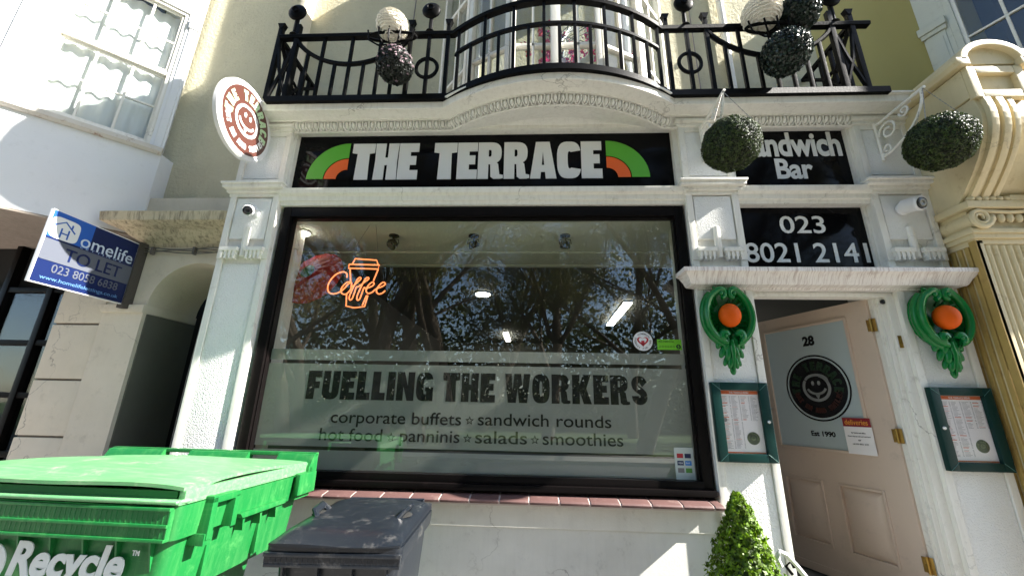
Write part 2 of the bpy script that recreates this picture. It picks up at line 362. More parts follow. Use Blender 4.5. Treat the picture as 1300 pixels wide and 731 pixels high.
def curve_mesh(loops, ext=.0):
    cu = bpy.data.curves.new("outline", 'CURVE'); cu.dimensions = '2D'; cu.fill_mode = 'BOTH'; cu.extrude = ext
    for lp in loops:
        s = cu.splines.new('POLY'); s.points.add(len(lp)-1)
        for i, p in enumerate(lp): s.points[i].co = (p[0], p[1], 0, 1)
        s.use_cyclic_u = True
    o = bpy.data.objects.new("t", cu); me = bpy.data.meshes.new_from_object(o); bpy.data.objects.remove(o); bpy.data.curves.remove(cu)
    return me
def fitmesh(me, w, h, shear=0):
    xs = [v.co.x for v in me.vertices]; ys = [v.co.y for v in me.vertices]
    x0, x1, y0, y1 = min(xs), max(xs), min(ys), max(ys)
    sx = w/(x1-x0) if w else h/(y1-y0); sy = h/(y1-y0) if h else sx
    for v in me.vertices:
        X = (v.co.x-x0)*sx; Z = (v.co.y-y0)*sy
        v.co = (X+Z*shear, -v.co.z, Z)
    return me
def heavy(word, w, h, ext=.002, gap=.045, space=.34, shear=0):
    loops = []; x = 0
    for ch in word:
        if ch == ' ': x += space; continue
        gw, ls = HG[ch]
        for l in ls: loops.append([(p[0]+x, p[1]) for p in l])
        x += gw+gap
    return fitmesh(curve_mesh(loops, ext), w, h, shear)
def text(body, w=None, h=None, bold=0., ext=.001, shear=0, spacing=1.0, raw=False):
    cu = bpy.data.curves.new("lettering", 'FONT'); cu.body = body; cu.size = 1; cu.offset = bold; cu.extrude = ext; cu.space_character = spacing
    cu.resolution_u = 4
    o = bpy.data.objects.new("t", cu); me = bpy.data.meshes.new_from_object(o); bpy.data.objects.remove(o); bpy.data.curves.remove(cu)
    if raw: return me
    return fitmesh(me, w, h, shear)
def textb(body, w, size):
    me = text(body, raw=True, ext=0, bold=.006); xs = [v.co.x for v in me.vertices]; x0, x1 = min(xs), max(xs)
    for v in me.vertices: v.co = ((v.co.x-x0)*w/(x1-x0), -v.co.z, v.co.y*size)
    return me
def heavytext28():
    return text("28", .105, .088, .05)
def T(x, y, z): return Matrix.Translation((x, y, z))
def star_loop(cx, cy, r, n=5, inner=.42):
    return [(cx+(r if i % 2 == 0 else r*inner)*math.sin(PI*i/n), cy+(r if i % 2 == 0 else r*inner)*math.cos(PI*i/n)) for i in range(2*n)]
def flat(loops, ext=.001):
    """outline in (x,z), facing -y"""
    me = curve_mesh(loops, ext)
    for v in me.vertices: v.co = (v.co.x, -v.co.z, v.co.y)
    return me
def disc(r, n=48): return [(r*math.cos(2*PI*i/n), r*math.sin(2*PI*i/n)) for i in range(n)]
def ringtext(mb, s, R, size, a_mid, step, top=True, hv=True, y=0):
    n = len(s)
    for i, ch in enumerate(s):
        if ch == ' ': continue
        a = a_mid-(i-(n-1)/2)*step if top else a_mid+(i-(n-1)/2)*step
        if hv and ch in HG: me = heavy(ch, None, size, .001); wd = HG[ch][0]*size
        else: me = text(ch, None, size, .02); wd = size*.6
        M = T(R*math.cos(math.radians(a)), y, R*math.sin(math.radians(a))) @ Matrix.Rotation(-math.radians(a-90 if top else a+90), 4, 'Y') @ T(-wd/2, 0, -size/2)
        mb.add(me, M); bpy.data.meshes.remove(me)
def smile_mark(mb, s, y=0):
    """cup swirl: ring, handle of the cup, two eyes and a smile, about 1 unit across"""
    def st(path, w): mb.add(flat([stroke([(p[0]*s, p[1]*s) for p in path], w*s)]), T(0, y, 0))
    st(arcp(0, 0, .42, .40, 70, -215, 30), .09)
    st(arcp(.02, .20, .36, .20, 165, -10, 16), .08)
    st(arcp(.0, .02, .30, .22, 195, 345, 14), .07)
    for ex in (-.10, .10): mb.add(flat([[(ex*s+.05*s*math.cos(k*PI/5), .14*s+.075*s*math.sin(k*PI/5)) for k in range(10)]]), T(0, y, 0))
    st([(-.04, -.2), (.0, -.34), (.05, -.2)], .07)
def badge(parent, R, bgm, ringm, c1, c2, world=False, rim=True, at=(0, 0, 0), M=None, ink=None):
    """round shop badge in the local xz plane facing -y"""
    M = M or T(*at)
    p = lambda nm, mb, m_: part(nm, mb.xf(M), m_, parent, world=world)
    p("badge_ground", MB().add(flat([disc(R*.88)])), bgm)
    b = MB(); b.add(flat([disc(R), disc(R*.955)], .0015)); b.add(flat([disc(R*.90), disc(R*.875)], .0012)); p("badge_ring", b, ringm)
    b = MB(); ringtext(b, "THE TERRACE", R*.66, R*.27, 90, 19.5, True, y=-.003); p("badge_lettering", b, c1)
    b = MB(); ringtext(b, "EAT EM AND SMILE!", R*.68, R*.155, 270, 9.2, False, y=-.003)
    for a in (196, -16): b.add(flat([star_loop(R*.68*math.cos(math.radians(a)), R*.68*math.sin(math.radians(a)), R*.13), star_loop(R*.68*math.cos(math.radians(a)), R*.68*math.sin(math.radians(a)), R*.08)]), T(0, -.003, 0))
    p("badge_motto", b, c2)
    b = MB(); smile_mark(b, R*.95, -.003); p("smile_mark", b, ink or ringm)

# ------------------------------------------------------------------ ground and street (behind and below the view)
def struct(name, mb, m): return tag(part(name, mb, m), kind='structure')
struct("ground", MB().box(-150, 150, -150, 60, -.3, -.13), GRASS)
struct("road", MB().box(-150, 150, -10.5, -3.9, -.13, -.115), ASPH)
pv = struct("pavement", MB().box(-60, 60, -3.75, .6, -.12, -.004), GROUT)
struct("far_pavement", MB().box(-60, 60, -12.5, -10.65, -.12, .0), PAVE)
b = MB()
for i in range(-30, 31): b.box(i*.915, i*.915+.905, -3.9, -3.75, -.12, .005, .01)
struct("kerb", b, PAVE)
sl = mesh_of(MB().box(.004, .596, .004, .596, -.05, 0, .004), "paving_slab"); sl.materials.append(PAVE)
for i in range(-9, 10):
    for j in range(-6, 0): inst("paving_slab", sl, (i*.6, j*.6, random.uniform(-.002, .002)), pv, world=False)

# ------------------------------------------------------------------ the sandwich shop
shop = thing("sandwich_shop", "white painted sandwich bar shopfront with black framed window, open beige door and bow window above", "shop", (0.3, 0.3, 0))
W0, W1, D0, D1 = -2.16, 1.265, 1.70, 2.75        # window opening and door bay
b = MB(); b.box(W0-.02, W1+.02, .03, .2, 0, 1.0, .004); b.box(W0-.02, W1+.02, .015, .03, .82, .965, .006); part("stall_riser", b, RISER, shop)
b = MB(); b.box(-2.63, 3.21, .14, .45, 3.22, 4.1); b.box(D0, D1, .125, .45, 2.55, 3.25); part("fascia_wall", b, MW, shop)
b = MB(); b.box(-2.64, 3.0, .45, .7, 4.1, 8.2); part("upper_wall", b, CREAM, shop)
b = MB(); b.box(-2.62, -2.56, .28, .45, 4.1, 7.5, .01); part("wall_edge_strip", b, CREAMS, shop)

def pilaster(x0, x1):
    core = MB(); core.box(x0, x1, .012, .46, 0, 4.02); p = part("pilaster", core, MW, shop)
    pan = MB(); pan.box(x0+.055, x1-.055, .0, .02, .1, 2.70, .004); pan.box(x0+.06, x1-.06, -.012, .02, 2.92, 3.30, .004); pan.box(x0+.05, x1-.05, -.004, .02, 3.50, 3.93, .004)
    part("roughcast_panel", pan, PEB, p)
    tr = MB()
    for (za, zb, pr) in ((0, 2.74, .012), (2.74, 3.34, .02), (3.42, 3.98, .014)):
        tr.box(x0-.002, x0+.05, -pr, .03, za, zb, .006); tr.box(x1-.05, x1+.002, -pr, .03, za, zb, .006)
    tr.box(x0+.05, x1-.05, -.011, .03, 3.42, 3.49, .006); tr.box(x0+.05, x1-.05, -.011, .03, 3.935, 3.98, .006)
    part("pilaster_border", tr, MW2, p)
    c = MB()
    for (pr, za, zb) in ((.025, 3.315, 3.345), (.05, 3.345, 3.375), (.085, 3.375, 3.405), (.10, 3.405, 3.425)):
        c.box(x0-pr*.6, x1+pr*.6, -pr, .1, za, zb, .007)
    part("capital_moulding", c, MW2, p)
    g = MB(); xm = (x0+x1)/2
    for (a, e) in ((x0+.03, xm-.03), (xm+.03, x1-.03)):
        g.box(a, e, -.055, .01, 2.80, 2.835, .005); g.box(a+.008, e-.008, -.04, .01, 2.765, 2.80)
        w = (e-a-.016)/4
        for k in range(4): g.prism([(a+.008+k*w+.006, 2.80), (a+.008+(k+1)*w-.006, 2.80), (a+.008+(k+1)*w-.012, 2.735), (a+.008+k*w+.012, 2.735)], 'y', -.05, .0)
    g.tube([(xm, -.012, 2.76), (xm, -.012, 3.02)], .026, 10)
    part("guttae_block", g, MW2, p)
    t = MB()
    for (pr, za, zb) in ((.03, 3.98, 4.01), (.06, 4.01, 4.035)): t.box(x0-pr*.5, x1+pr*.5, -pr, .1, za, zb, .006)
    part("top_moulding", t, MW2, p)
    return p
for x0, x1 in ((-2.62, -2.19), (1.28, 1.70), (2.76, 3.20)): pilaster(x0, x1)
# mouldings between pilasters
for x0, x1 in ((-2.19, 1.28), (1.70, 2.76)):
    b = MB(); prof = [(-.13, 0), (.0, 0), (.004, .03), (.02, .036), (.024, .075), (.05, .09), (.06, .118), (.06, .135), (-.13, .15)]
    b.sweep([(x0, .01), (x1, .01)], prof, 3.245); part("transom_moulding", b, MW2, shop)
    b = MB(); b.box(x0, x1, .0, .14, 4.0, 4.06, .004); part("sign_head_band", b, MW2, shop)
b = MB()
for xa, xb, y_, za, zc in ((-2.20, -2.165, .03, 3.39, 4.0), (1.24, 1.285, .03, 3.39, 4.0), (1.70, 1.745, .04, 3.39, 4.04), (2.735, 2.775, .04, 3.39, 4.04), (1.698, 1.73, .06, 2.64, 3.25), (2.735, 2.76, .06, 2.64, 3.25)): part("sign_surround", MB().box(xa, xb, y_, .14, za, zc, .006), MW2, shop)

# cornice with its bow
BCX, BHW, BSAG = .215, .935, .30
BR = (BHW**2+BSAG**2)/(2*BSAG)
def bowplan(n=26, y0=0.):
    a = math.asin(BHW/BR); return [(BCX+BR*math.sin(t), y0-(BR*math.cos(t)-(BR-BSAG))) for t in [(-a+2*a*i/n) for i in range(n+1)]]
PLAN = [(-2.64, 0)]+bowplan()+[(3.24, 0)]
b = MB(30); b.sweep(PLAN, [(-.20, 0.055), (.0, 0.0), (.012, .004), (.012, .014), (.0, .022), (.028, .078), (.058, .082), (.060, .092), (.075, .10), (.17, .105), (.175, .11), (.18, .165), (.20, .175), (.20, .19), (-.3, .19)], 3.975)
part("cornice", b, MW, shop)
b = MB(); b.prism([(-1.0, .45)]+[(x, y+.02) for x, y in bowplan()]+[(1.4, .45)], 'z', 4.03, 4.16); part("bow_soffit", b, MW, shop)
b = MB(); b.box(-2.64, 3.24, -.12, .46, 4.10, 4.15); part("balcony_slab", b, MW, shop)
# egg and dart: each egg a mesh of its own
eg = MB(50); eg.sphere((0, -.004, 0), .021, 1, .85, 1.5, 10, 7)
eg.tube([(-.031, -.004, .034), (-.032, -.014, 0), (-.016, -.014, -.036), (0, -.010, -.044), (.016, -.014, -.036), (.032, -.014, 0), (.031, -.004, .034)], .0065, 5)
eg = mesh_of(eg, "egg_moulding"); eg.materials.append(MW2)
def along(plan, step, x0, x1):
    pts = []; acc = 0; nxt = step/2
    for i in range(len(plan)-1):
        a, c = Vector(plan[i]), Vector(plan[i+1]); L_ = (c-a).length; d = (c-a)/L_
        while nxt <= acc+L_:
            p = a+d*(nxt-acc); nxt += step
            if x0 <= p.x <= x1: pts.append((p, math.atan2(d.y, d.x)))
        acc += L_
    return pts
for p, a in along(PLAN, .0585, -2.15, 2.74):
    if 1.2 < p.x < 1.72: continue
    n = Vector((math.sin(a), -math.cos(a)))
    inst("egg_moulding", eg, (p.x+n.x*.031, p.y+n.y*.031, 4.022), shop, (math.radians(32), 0, a), (.90, 1.1, 1.0))
# lintel over the door
b = MB(30); b.sweep([(1.31, .02), (1.31, -.0), (3.10, -.0), (3.10, .02)], [(-.02, 0), (.03, 0), (.035, .012), (.095, .020), (.105, .032), (.118, .06), (.145, .095), (.165, .105), (.165, .135), (.14, .145), (-.02, .15)], 2.495)
part("door_lintel", b, LINT, shop)
b = MB(); b.box(1.70, 2.76, .03, .13, 2.46, 2.495, .004); part("door_head_board", b, MW2, shop)
b = MB(); b.box(2.665, 2.76, .05, .15, .36, 2.47, .004); b.box(2.70, 2.765, .022, .06, .36, 2.47, .012); b.box(2.645, 2.675, .08, .2, .36, 2.47, .006); b.box(1.70, 1.73, .05, .15, .36, 2.47, .004)
jamb = part("door_jamb", b, MW2, shop)
part("strike_plate", MB().box(2.712, 2.735, .014, .022, 2.07, 2.16, .002), BRASS, jamb)
part("bell_push", MB().lathe([(.018, 0), (.018, .012), (.010, .016)], (2.69, .05, 2.425), 14, Matrix.Rotation(PI/2, 4, 'X')), BPL, jamb)
b = MB(); b.box(1.69, 2.77, -.32, .0, 0, .19, .01); b.box(1.70, 2.76, -.02, .3, 0, .36, .01); part("door_step", b, PAVE, shop)

# sill tiles
sill_bed = part("sill_bed", MB().prism([(-.096, .976), (-.100, .998), (-.088, 1.006), (.07, 1.029), (.07, .976)], 'x', W0-.035, W1-.003), GROUT, shop)
x = W0-.04
while x < W1-.01:
    w = min(.196, W1-x); b = MB(); b.prism([(-.104, .986), (-.106, 1.000), (-.094, 1.010), (.07, 1.034), (.07, .99), (-.09, .986)], 'x', x+.004, x+w-.004, .003)
    part("tile", b, TILE, sill_bed); x += .2

# shop window
win = part("window_frame", MB().frame(W0, W1, 1.03, 3.235, .075, .03, .13, .006, wb=.09, wt=.085), BLKW, shop)
b = MB(); b.box(W0, W1, -.02, .05, 1.045, 1.085, .012); b.box(W0+.07, W1-.07, .02, .12, 1.08, 1.135, .006); b.frame(W0+.07, W1-.07, 1.12, 3.155, .014, .055, .12, .003); part("glazing_bead", b, BLKW, win)
GX0, GX1, GZ0, GZ1 = W0+.075, W1-.075, 1.12, 3.15
part("glass_pane", MB().prism([(GX0, GZ0), (GX1, GZ0), (GX1, GZ1), (GX0, GZ1)], 'y', .0999, .1), GLASS, win)
b = MB()
for za, zb in ((GZ0, 1.268), (1.292, 1.902), (1.93, 2.015)): b._faces([(GX0, .106, za), (GX1, .106, za), (GX1, .106, zb), (GX0, .106, zb)], [(0, 1, 2, 3)])
part("frosted_film", b, FILM, win)
b = MB(); b.add(heavy("FUELLING THE WORKERS", 2.62, .215, 0, gap=.07, space=.30), T(-1.74, .1035, 1.632))
part("window_lettering", b, DARK, win)
b = MB()
for s_, xa, xb, z_ in (("corporate buffets", -1.515, -.515, 1.463), ("sandwich rounds", -.39, .60, 1.467), ("hot food", -1.585, -1.105, 1.337), ("panninis", -.97, -.52, 1.340), ("salads", -.405, -.02, 1.341), ("smoothies", .095, .68, 1.342)): b.add(textb(s_, xb-xa, .125), T(xa, .1035, z_))
st = []
for (sx, sz) in ((-.452, 1.497), (-1.037, 1.368), (-.462, 1.371), (.037, 1.372)):
    st += [star_loop(sx, sz, .034), star_loop(sx, sz, .020)]
b.add(flat(st, 0), T(0, .1035, 0)); part("window_lettering", b, DARK, win)
# stickers on the glass
stk = part("round_sticker", MB().add(flat([disc(.075)], .0005), T(.872, .0985, 2.11)), WPL, win)
DRED = mat("dark_red_print", (.42, .02, .03), .5)
heart = [(.035*math.sin(t)**3*1.1, .035*(13*math.cos(t)-5*math.cos(2*t)-2*math.cos(3*t)-math.cos(4*t))/15) for t in [2*PI*i/30 for i in range(30)]]
b = MB(); b.add(flat([[(p[0]*1.15, p[1]*1.15) for p in heart], [(p[0]*.8, p[1]*.8+.004) for p in heart]], .0004), T(.872, .0975, 2.11)); b.add(flat([[(-.012, -.022), (0, -.034), (.012, -.022), (.012, .004), (-.012, .004)]], .0004), T(.872, .0975, 2.11)); part("heart_print", b, DRED, stk)
b = MB(); b.add(flat([disc(.073), disc(.068)], .0004), T(.872, .0972, 2.11)); ringtext(b, "TAKE HEART", .058, .015, 90, 15, True, False)
b2 = MB(); ringtext(b2, "THE COMMUNITY", .057, .014, 90, 17, True, False); ringtext(b2, "CARES FOR YOU", .057, .013, 270, 15, False, False)
b2.xf(T(.872, .0972, 2.11)); part("sticker_lettering", b2, INK, stk)
LIME = mat("lime_sticker", (.16, .50, .02), .5)
hs = part("hygiene_rating_sticker", MB().box(.98, 1.165, .097, .0985, 2.045, 2.125), LIME, win)
b = MB(); b.add(text("FOOD HYGIENE RATING", .115, .012, .02, 0), T(.992, .0965, 2.103))
for k in range(6): b.add(flat([[(p[0]+1.0+k*.021, p[1]+2.07) for p in disc(.0075, 14)], [(p[0]+1.0+k*.021, p[1]+2.07) for p in disc(.0055, 14)]], 0), T(0, .0965, 0))
b.add(flat([[(p[0]+1.14, p[1]+2.07) for p in disc(.018, 20)]], 0), T(0, .0965, 0)); part("rating_print", b, BPL, hs)
part("rating_numeral", MB().add(text("5", None, .022, .03, 0), T(1.133, .0958, 2.059)), LIME, hs)
cards = part("card_payment_sticker", MB().box(1.035, 1.17, .097, .0985, 1.135, 1.345), mat("pale_sticker", (.55, .60, .56), .5), win)
for k, (cx_, cz_, m_) in enumerate(((0, 0, DRED), (1, 0, PBLUE), (0, 1, PBLUE), (1, 1, PBLUE2), (0, 2, INK), (1, 2, GRNT))):
    part("card_logo", MB().box(1.052+cx_*.055, 1.096+cx_*.055, .0965, .097, 1.275-cz_*.048, 1.305-cz_*.048), m_, cards)
b = MB(); b.add(text("VISA", .034, .012, .02, 0), T(1.057, .0958, 1.236)); b.add(text("PAY", .03, .012, .02, 0), T(1.113, .0958, 1.236)); part("card_lettering", b, WPL, cards)

# room behind the glass
b = MB()
b.box(-2.6, 3.3, 8.4, 8.5, .3, 3.6); b.box(-2.7, -2.58, .2, 8.4, .3, 3.6); b.box(3.25, 3.35, .2, 8.4, .3, 3.6); b.box(-2.7, 3.3, .15, 8.5, .26, .35); b.box(-2.7, 3.3, 1.45, 8.5, 3.36, 3.45)
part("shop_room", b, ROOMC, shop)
b = MB(); b.box(-2.6, 3.3, .14, .98, 3.20, 3.24, .004); b.box(-2.6, 3.3, .98, 1.02, 3.185, 3.25, .01); b.box(-2.6, 3.3, 1.02, 1.4, 3.205, 3.25); b.box(-2.6, 3.3, 1.4, 1.46, 3.19, 3.46, .006)
part("window_bulkhead", b, SOFF, shop)
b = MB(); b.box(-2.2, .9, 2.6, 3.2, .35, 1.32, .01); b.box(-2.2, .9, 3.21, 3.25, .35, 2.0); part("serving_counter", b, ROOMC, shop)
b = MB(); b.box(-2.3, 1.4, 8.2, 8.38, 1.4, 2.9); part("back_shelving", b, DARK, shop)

# first floor bow window
BW = [(-.98, .46), (-.62, .06), (-.20, -.14), (.63, -.14), (1.05, .06), (1.41, .46)]
def facet(a, c, ncol, z0=4.16, z1=6.6, sill=.14, low=.62):
    """framed sash facet between plan points a and c"""
    a, c = Vector(a), Vector(c); L_ = (c-a).length; d = (c-a)/L_; ang = math.atan2(d.y, d.x)
    M = T(a.x, a.y, 0) @ Matrix.Rotation(ang, 4, 'Z')
    f = MB(); f.box(0, L_, -.02, .06, z0, z0+sill, .01); w = L_/ncol
    for k in range(ncol+1): f.box(max(0, k*w-.045), min(L_, k*w+.045), -.03, .06, z0+sill, z1, .008)
    for k in range(ncol):
        f.box(k*w+.045, (k+1)*w-.045, -.0, .05, z0+low, z0+low+.035, .004); f.box(k*w+.045, (k+1)*w-.045, -.005, .05, z0+1.55, z0+1.60, .004)
        f.box((k+.5)*w-.011, (k+.5)*w+.011, .0, .04, z0+sill, z1)
    fr = part("bow_window_frame", f.xf(M), MW2, shop)
    for k in range(ncol):
        part("pane", MB().box(k*w+.045, (k+1)*w-.045, .03, .034, z0+sill, z1).xf(M), GLASSU, fr)
    return fr
for i_ in range(5): facet(BW[i_], BW[i_+1], 2 if i_ == 2 else 1)
b = MB(); b.prism([(p[0], p[1]+.02) for p in BW], 'z', 4.12, 4.17); b.box(-.95, 1.38, 1.6, 1.7, 4.1, 6.9); b.box(-.95, 1.38, .5, 1.7, 6.9, 7)
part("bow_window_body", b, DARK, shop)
b = MB(); b.prism([(.215+(p[0]-.215)*1.06, .46+(p[1]-.46)*1.12) for p in BW], 'z', 6.6, 6.85)
b.prism([(-.98, .46)]+[(.215+1.25*math.cos(PI*(1-i/20)), .46-1.62*math.sin(PI*i/20)) for i in range(21)][1:-1]+[(1.41, .46)], 'z', 6.85, 7.05); part("bow_window_shade_cornice", b, MW, shop)  # above the view; top bulge made deeper to cast shade on the left bay
b = MB(); 
for (xa, xb) in ((-.78, -.60), (1.03, 1.2)):
    for k in range(5):
        x_ = xa+(xb-xa)*k/4; b.tube([(x_, .42+.03*(k % 2), 4.2), (x_, .40+.03*(k % 2), 6.6)], .03, 8)
part("curtain", b, CURT, shop)
# downpipe on the upper wall
b = MB(); b.tube([(2.06, .40, 4.15), (2.06, .40, 7.6)], .035, 12)
for z in (4.6, 5.5, 6.6): b.lathe([(.045, -.03), (.045, .03)], (2.06, .40, z), 12)
part("downpipe", b, MW2, shop)
b = MB(); b.tube([(-1.38, .43, 4.15), (-1.33, .43, 7.6)], .007, 5); b.tube([(1.75, .43, 4.15), (1.72, .43, 7.6)], .007, 5); part("wall_cable", b, INK, shop)

# door, opened inwards, hinged on the right jamb
DW, DH = 1.075, 2.10
ang = math.atan2(1.10-.12, 2.29-2.64)            # direction of the leaf from the hinge
dm = MB(); us = [0, .178, .472, .630, .932, DW]; zs = [0, .228, .687, DH]
dm.box(0, DW, -.022, .004, 0, DH, .0); dm.box(0, .178, .004, .022, 0, DH, .0); dm.box(.932, DW, .004, .022, 0, DH); dm.box(.178, .932, .004, .022, .687, DH); dm.box(.178, .932, .004, .022, 0, .228); dm.box(.472, .630, .004, .022, .228, .687); dm.box(0, DW, .022, .036, .0, .06, .006)
door = bpy.data.objects.new("door", mesh_of(dm, "door")); col.objects.link(door)
door.parent = shop; door.location = Vector((2.645, .125, .365))-shop.location; door.rotation_euler = (0, 0, ang)
# the face seen from the street is local +y: build details there
def dpart(name, mb, m): return part(name, mb, m, door, world=False)
door.data.materials.clear(); door.data.materials.append(DOORM)
FRG = mat("frosted_door_glass", (.44, .51, .52), .35, spec=.6, coords='obj')
Z0 = .365
dpart("door_glass", MB().box(.185, .925, .015, .0235, 1.32-Z0, 2.335-Z0), FRG)
dpart("glazing_bead", MB().frame(.165, .945, 1.30-Z0, 2.355-Z0, .022, .018, .036, .005), DOORM)
for (u0, u1) in ((.16, .49), (.612, .950)):
    b = MB(); b.frame(u0, u1, .575-Z0, 1.07-Z0, .018, .02, .032, .005)
    uo = .05; x0, x1, z0, z1 = u0+.018, u1-.018, .593-Z0, 1.052-Z0
    V = [(x0, .012, z0), (x1, .012, z0), (x1, .012, z1), (x0, .012, z1), (x0+uo, .034, z0+uo), (x1-uo, .034, z0+uo), (x1-uo, .034, z1-uo), (x0+uo, .034, z1-uo)]
    V = [(p[0], p[1]+.0, p[2]) for p in V]
    V2 = [(p[0], .0065 if i < 4 else .034, p[2]) for i, p in enumerate(V)]
    b._faces(V2, [(0, 4, 5, 1), (1, 5, 6, 2), (2, 6, 7, 3), (3, 7, 4, 0), (4, 7, 6, 5)])
    dpart("door_panel", b, DOORM)
def onleaf(u, z, mb):  # flat print facing -y -> leaf face (+y), centred at u,z
    return mb.xf(T(u, .0245, z-Z0) @ Matrix.Rotation(PI, 4, 'Z'))
dpart("house_number", onleaf(.56, 2.165, MB().add(heavytext28())), BPL)
dpart("lettering", onleaf(.63, 1.415, MB().add(text("Est 1990", .20, .042, .03))), BPL)
GRNTD = mat("dark_green_print", (.008, .03, .012), .5); BRND = mat("dark_brown_print", (.04, .01, .006), .5)
badge(door, .275, BPL, BPL, GRNTD, BRND, M=T(.51, .025, 1.81-Z0) @ Matrix.Rotation(PI, 4, 'Z'), ink=mat("grey_print", (.25, .26, .26), .5))
b = MB().box(.145, .345, .0375, .039, 1.305-Z0, 1.57-Z0); nt_ = dpart("delivery_notice", b, PAPER)
def sub(name, mb, m): return part(name, mb, m, door, world=False)
sub("notice_header", MB().box(.145, .345, .039, .0405, 1.505-Z0, 1.57-Z0), mat("dark_red_header", (.25, .012, .02), .5))
b = MB().add(text("deliveries", .165, .04, .01)); sub("notice_title", b.xf(T(.328, .0425, 1.518-Z0) @ Matrix.Rotation(PI, 4, 'Z')), mat("orange_lettering", (.75, .3, .05), .5))
b = MB()
for k, (s_, w_) in enumerate((("for home and office", .10), ("Please ring the bell and wait here", .16), ("or", .02), ("call 023 8021 2141", .11))): b.add(text(s_, w_, .011, .015), T(-w_/2, 0, -k*.027))
sub("notice_text", b.xf(T(.245, .0405, 1.455-Z0) @ Matrix.Rotation(PI, 4, 'Z')), INK)
for z in (.656, 1.456, 2.256):
    b = MB(); b.tube([(-.004, .03, z-Z0-.05), (-.004, .03, z-Z0+.05)], .008, 8); b.box(-.002, .028, .0225, .026, z-Z0-.045, z-Z0+.045, .002)
    for q in (-.035, 0, .035): b.sphere((.018, .026, z-Z0+q), .004, u=8, v=6)
    b.box(-.035, -.004, .020, .024, z-Z0-.05, z-Z0+.05, .002); dpart("hinge", b, BRASS)
b = MB(); b.box(.98, 1.06, .02, .045, 1.76-Z0, 1.85-Z0, .006); dpart("night_latch", b, BPL)
b = MB(); b.box(1.0, 1.045, .022, .03, 1.5-Z0, 1.72-Z0, .004); b.tube([(1.02, .03, 1.64-Z0), (1.02, .07, 1.64-Z0), (.93, .07, 1.635-Z0)], .009, 8); dpart("door_handle", b, mat("brushed_metal", (.5, .5, .5), .35, metal=1))

# ------------------------------------------------------------------ signs on the shop
sg = thing("fascia_sign", "long black gloss fascia sign reading THE TERRACE with green and orange arches", "sign", (-.48, .1, 3.41))
part("sign_board", MB().box(-2.17, 1.245, .085, .135, 3.40, 3.998, .003), SIGNB, sg)
part("lettering", MB().add(heavy("THE TERRACE", 2.27, .375, .003, gap=.02, space=.42), T(-1.645, .080, 3.535)), LETW, sg)
def qarc(cx, cz, r0, r1, left):
    a = (90, 180) if left else (90, 0)
    return [(cx+r1*math.cos(math.radians(a[0]+(a[1]-a[0])*i/16)), cz+r1*math.sin(math.radians(a[0]+(a[1]-a[0])*i/16))) for i in range(17)]+[(cx+r0*math.cos(math.radians(a[1]+(a[0]-a[1])*i/16)), cz+r0*math.sin(math.radians(a[1]+(a[0]-a[1])*i/16))) for i in range(17)]
for cx_, left in ((-1.675, True), (.665, False)):
    part("green_arch", MB().add(flat([qarc(cx_, 3.545, .215, .37, left)], .002), T(0, .080, 0)), SGREEN, sg)
    part("orange_arch", MB().add(flat([qarc(cx_, 3.545, .095, .205, left)], .002), T(0, .080, 0)), SORANGE, sg)
sg = thing("fascia_sign", "short black sign reading Sandwich Bar above the door", "sign", (2.24, .1, 3.42))
part("sign_board", MB().box(1.745, 2.735, .085, .135, 3.43, 4.04, .003), SIGNB, sg)
b = MB(); b.add(text("Sandwich", .84, .25, .030, .002, spacing=.97), T(1.855, .080, 3.735)); b.add(text("Bar", .31, .20, .026, .002, spacing=.97), T(2.11, .080, 3.515)); part("lettering", b, LETW, sg)
sg = thing("phone_number_sign", "black sign with the white number 023 8021 2141 above the door lintel", "sign", (2.24, .1, 2.64))
part("sign_board", MB().box(1.735, 2.735, .085, .135, 2.655, 3.245, .003), SIGNB, sg)
b = MB(); b.add(text("023", .36, .155, .008, .002), T(2.055, .080, 3.01)); b.add(text("8021 2141", .965, .17, .010, .002), T(1.742, .080, 2.755)); part("lettering", b, LETW, sg)

bl = thing("blade_sign", "round brown and white badge sign sticking out at the top of the left pilaster", "sign", (-2.41, -.315, 3.85), (0, 0, PI/2+.03))
for s_ in (1,):
    part("sign_disc", MB(30).lathe([(.32, -.02), (.33, -.015), (.33, .015), (.32, .02)], n=56, M=Matrix.Rotation(PI/2, 4, 'X')), WPL, bl, world=False)
badge(bl, .322, BRN, WPL, mat("pale_green_letter", (.50, .68, .42), .5), WPL, M=T(0, -.022, 0), ink=WPL)
badge(bl, .322, BRN, WPL, GRNT, WPL, M=T(0, .022, 0) @ Matrix.Rotation(PI, 4, 'Z'), ink=WPL)
b = MB(); b.box(.28, .335, -.012, .012, -.15, .15, .004); b.tube([(.30, 0, .08), (.33, 0, .08)], .01, 6); part("bracket", b, WPL, bl, world=False)

# ------------------------------------------------------------------ balcony railing
rl = thing("balcony_railing", "black iron balcony railing with bowed centre, rings and ball finials above the sign", "railing", (.28, -.2, 4.15))
ZB, ZT = 4.175, 4.87
RP = [(-2.36, -.19)]+bowplan(26, -.19)+[(2.95, -.19)]
RP = [(x, y) for i, (x, y) in enumerate(RP) if i == 0 or x > RP[i-1][0]+1e-6]
part("bottom_rail", MB().sweep(RP, [(-.025, 0), (.03, 0), (.03, .055), (-.025, .055)], ZB-.035), BLK, rl)
part("top_rail", MB().sweep(RP, [(-.026, -.008), (.026, -.008), (.032, .02), (.02, .038), (-.02, .038), (-.032, .02)], ZT), BLK, rl)
bp_ = [(x, y) for x, y in RP if -.71 <= x <= 1.14]
part("middle_rail", MB().sweep([(bp_[0][0]-.03, -.19)]+bp_+[(bp_[-1][0]+.03, -.19)], [(-.014, 0), (.016, 0), (.016, .026), (-.014, .026)], 4.615), BLK, rl)
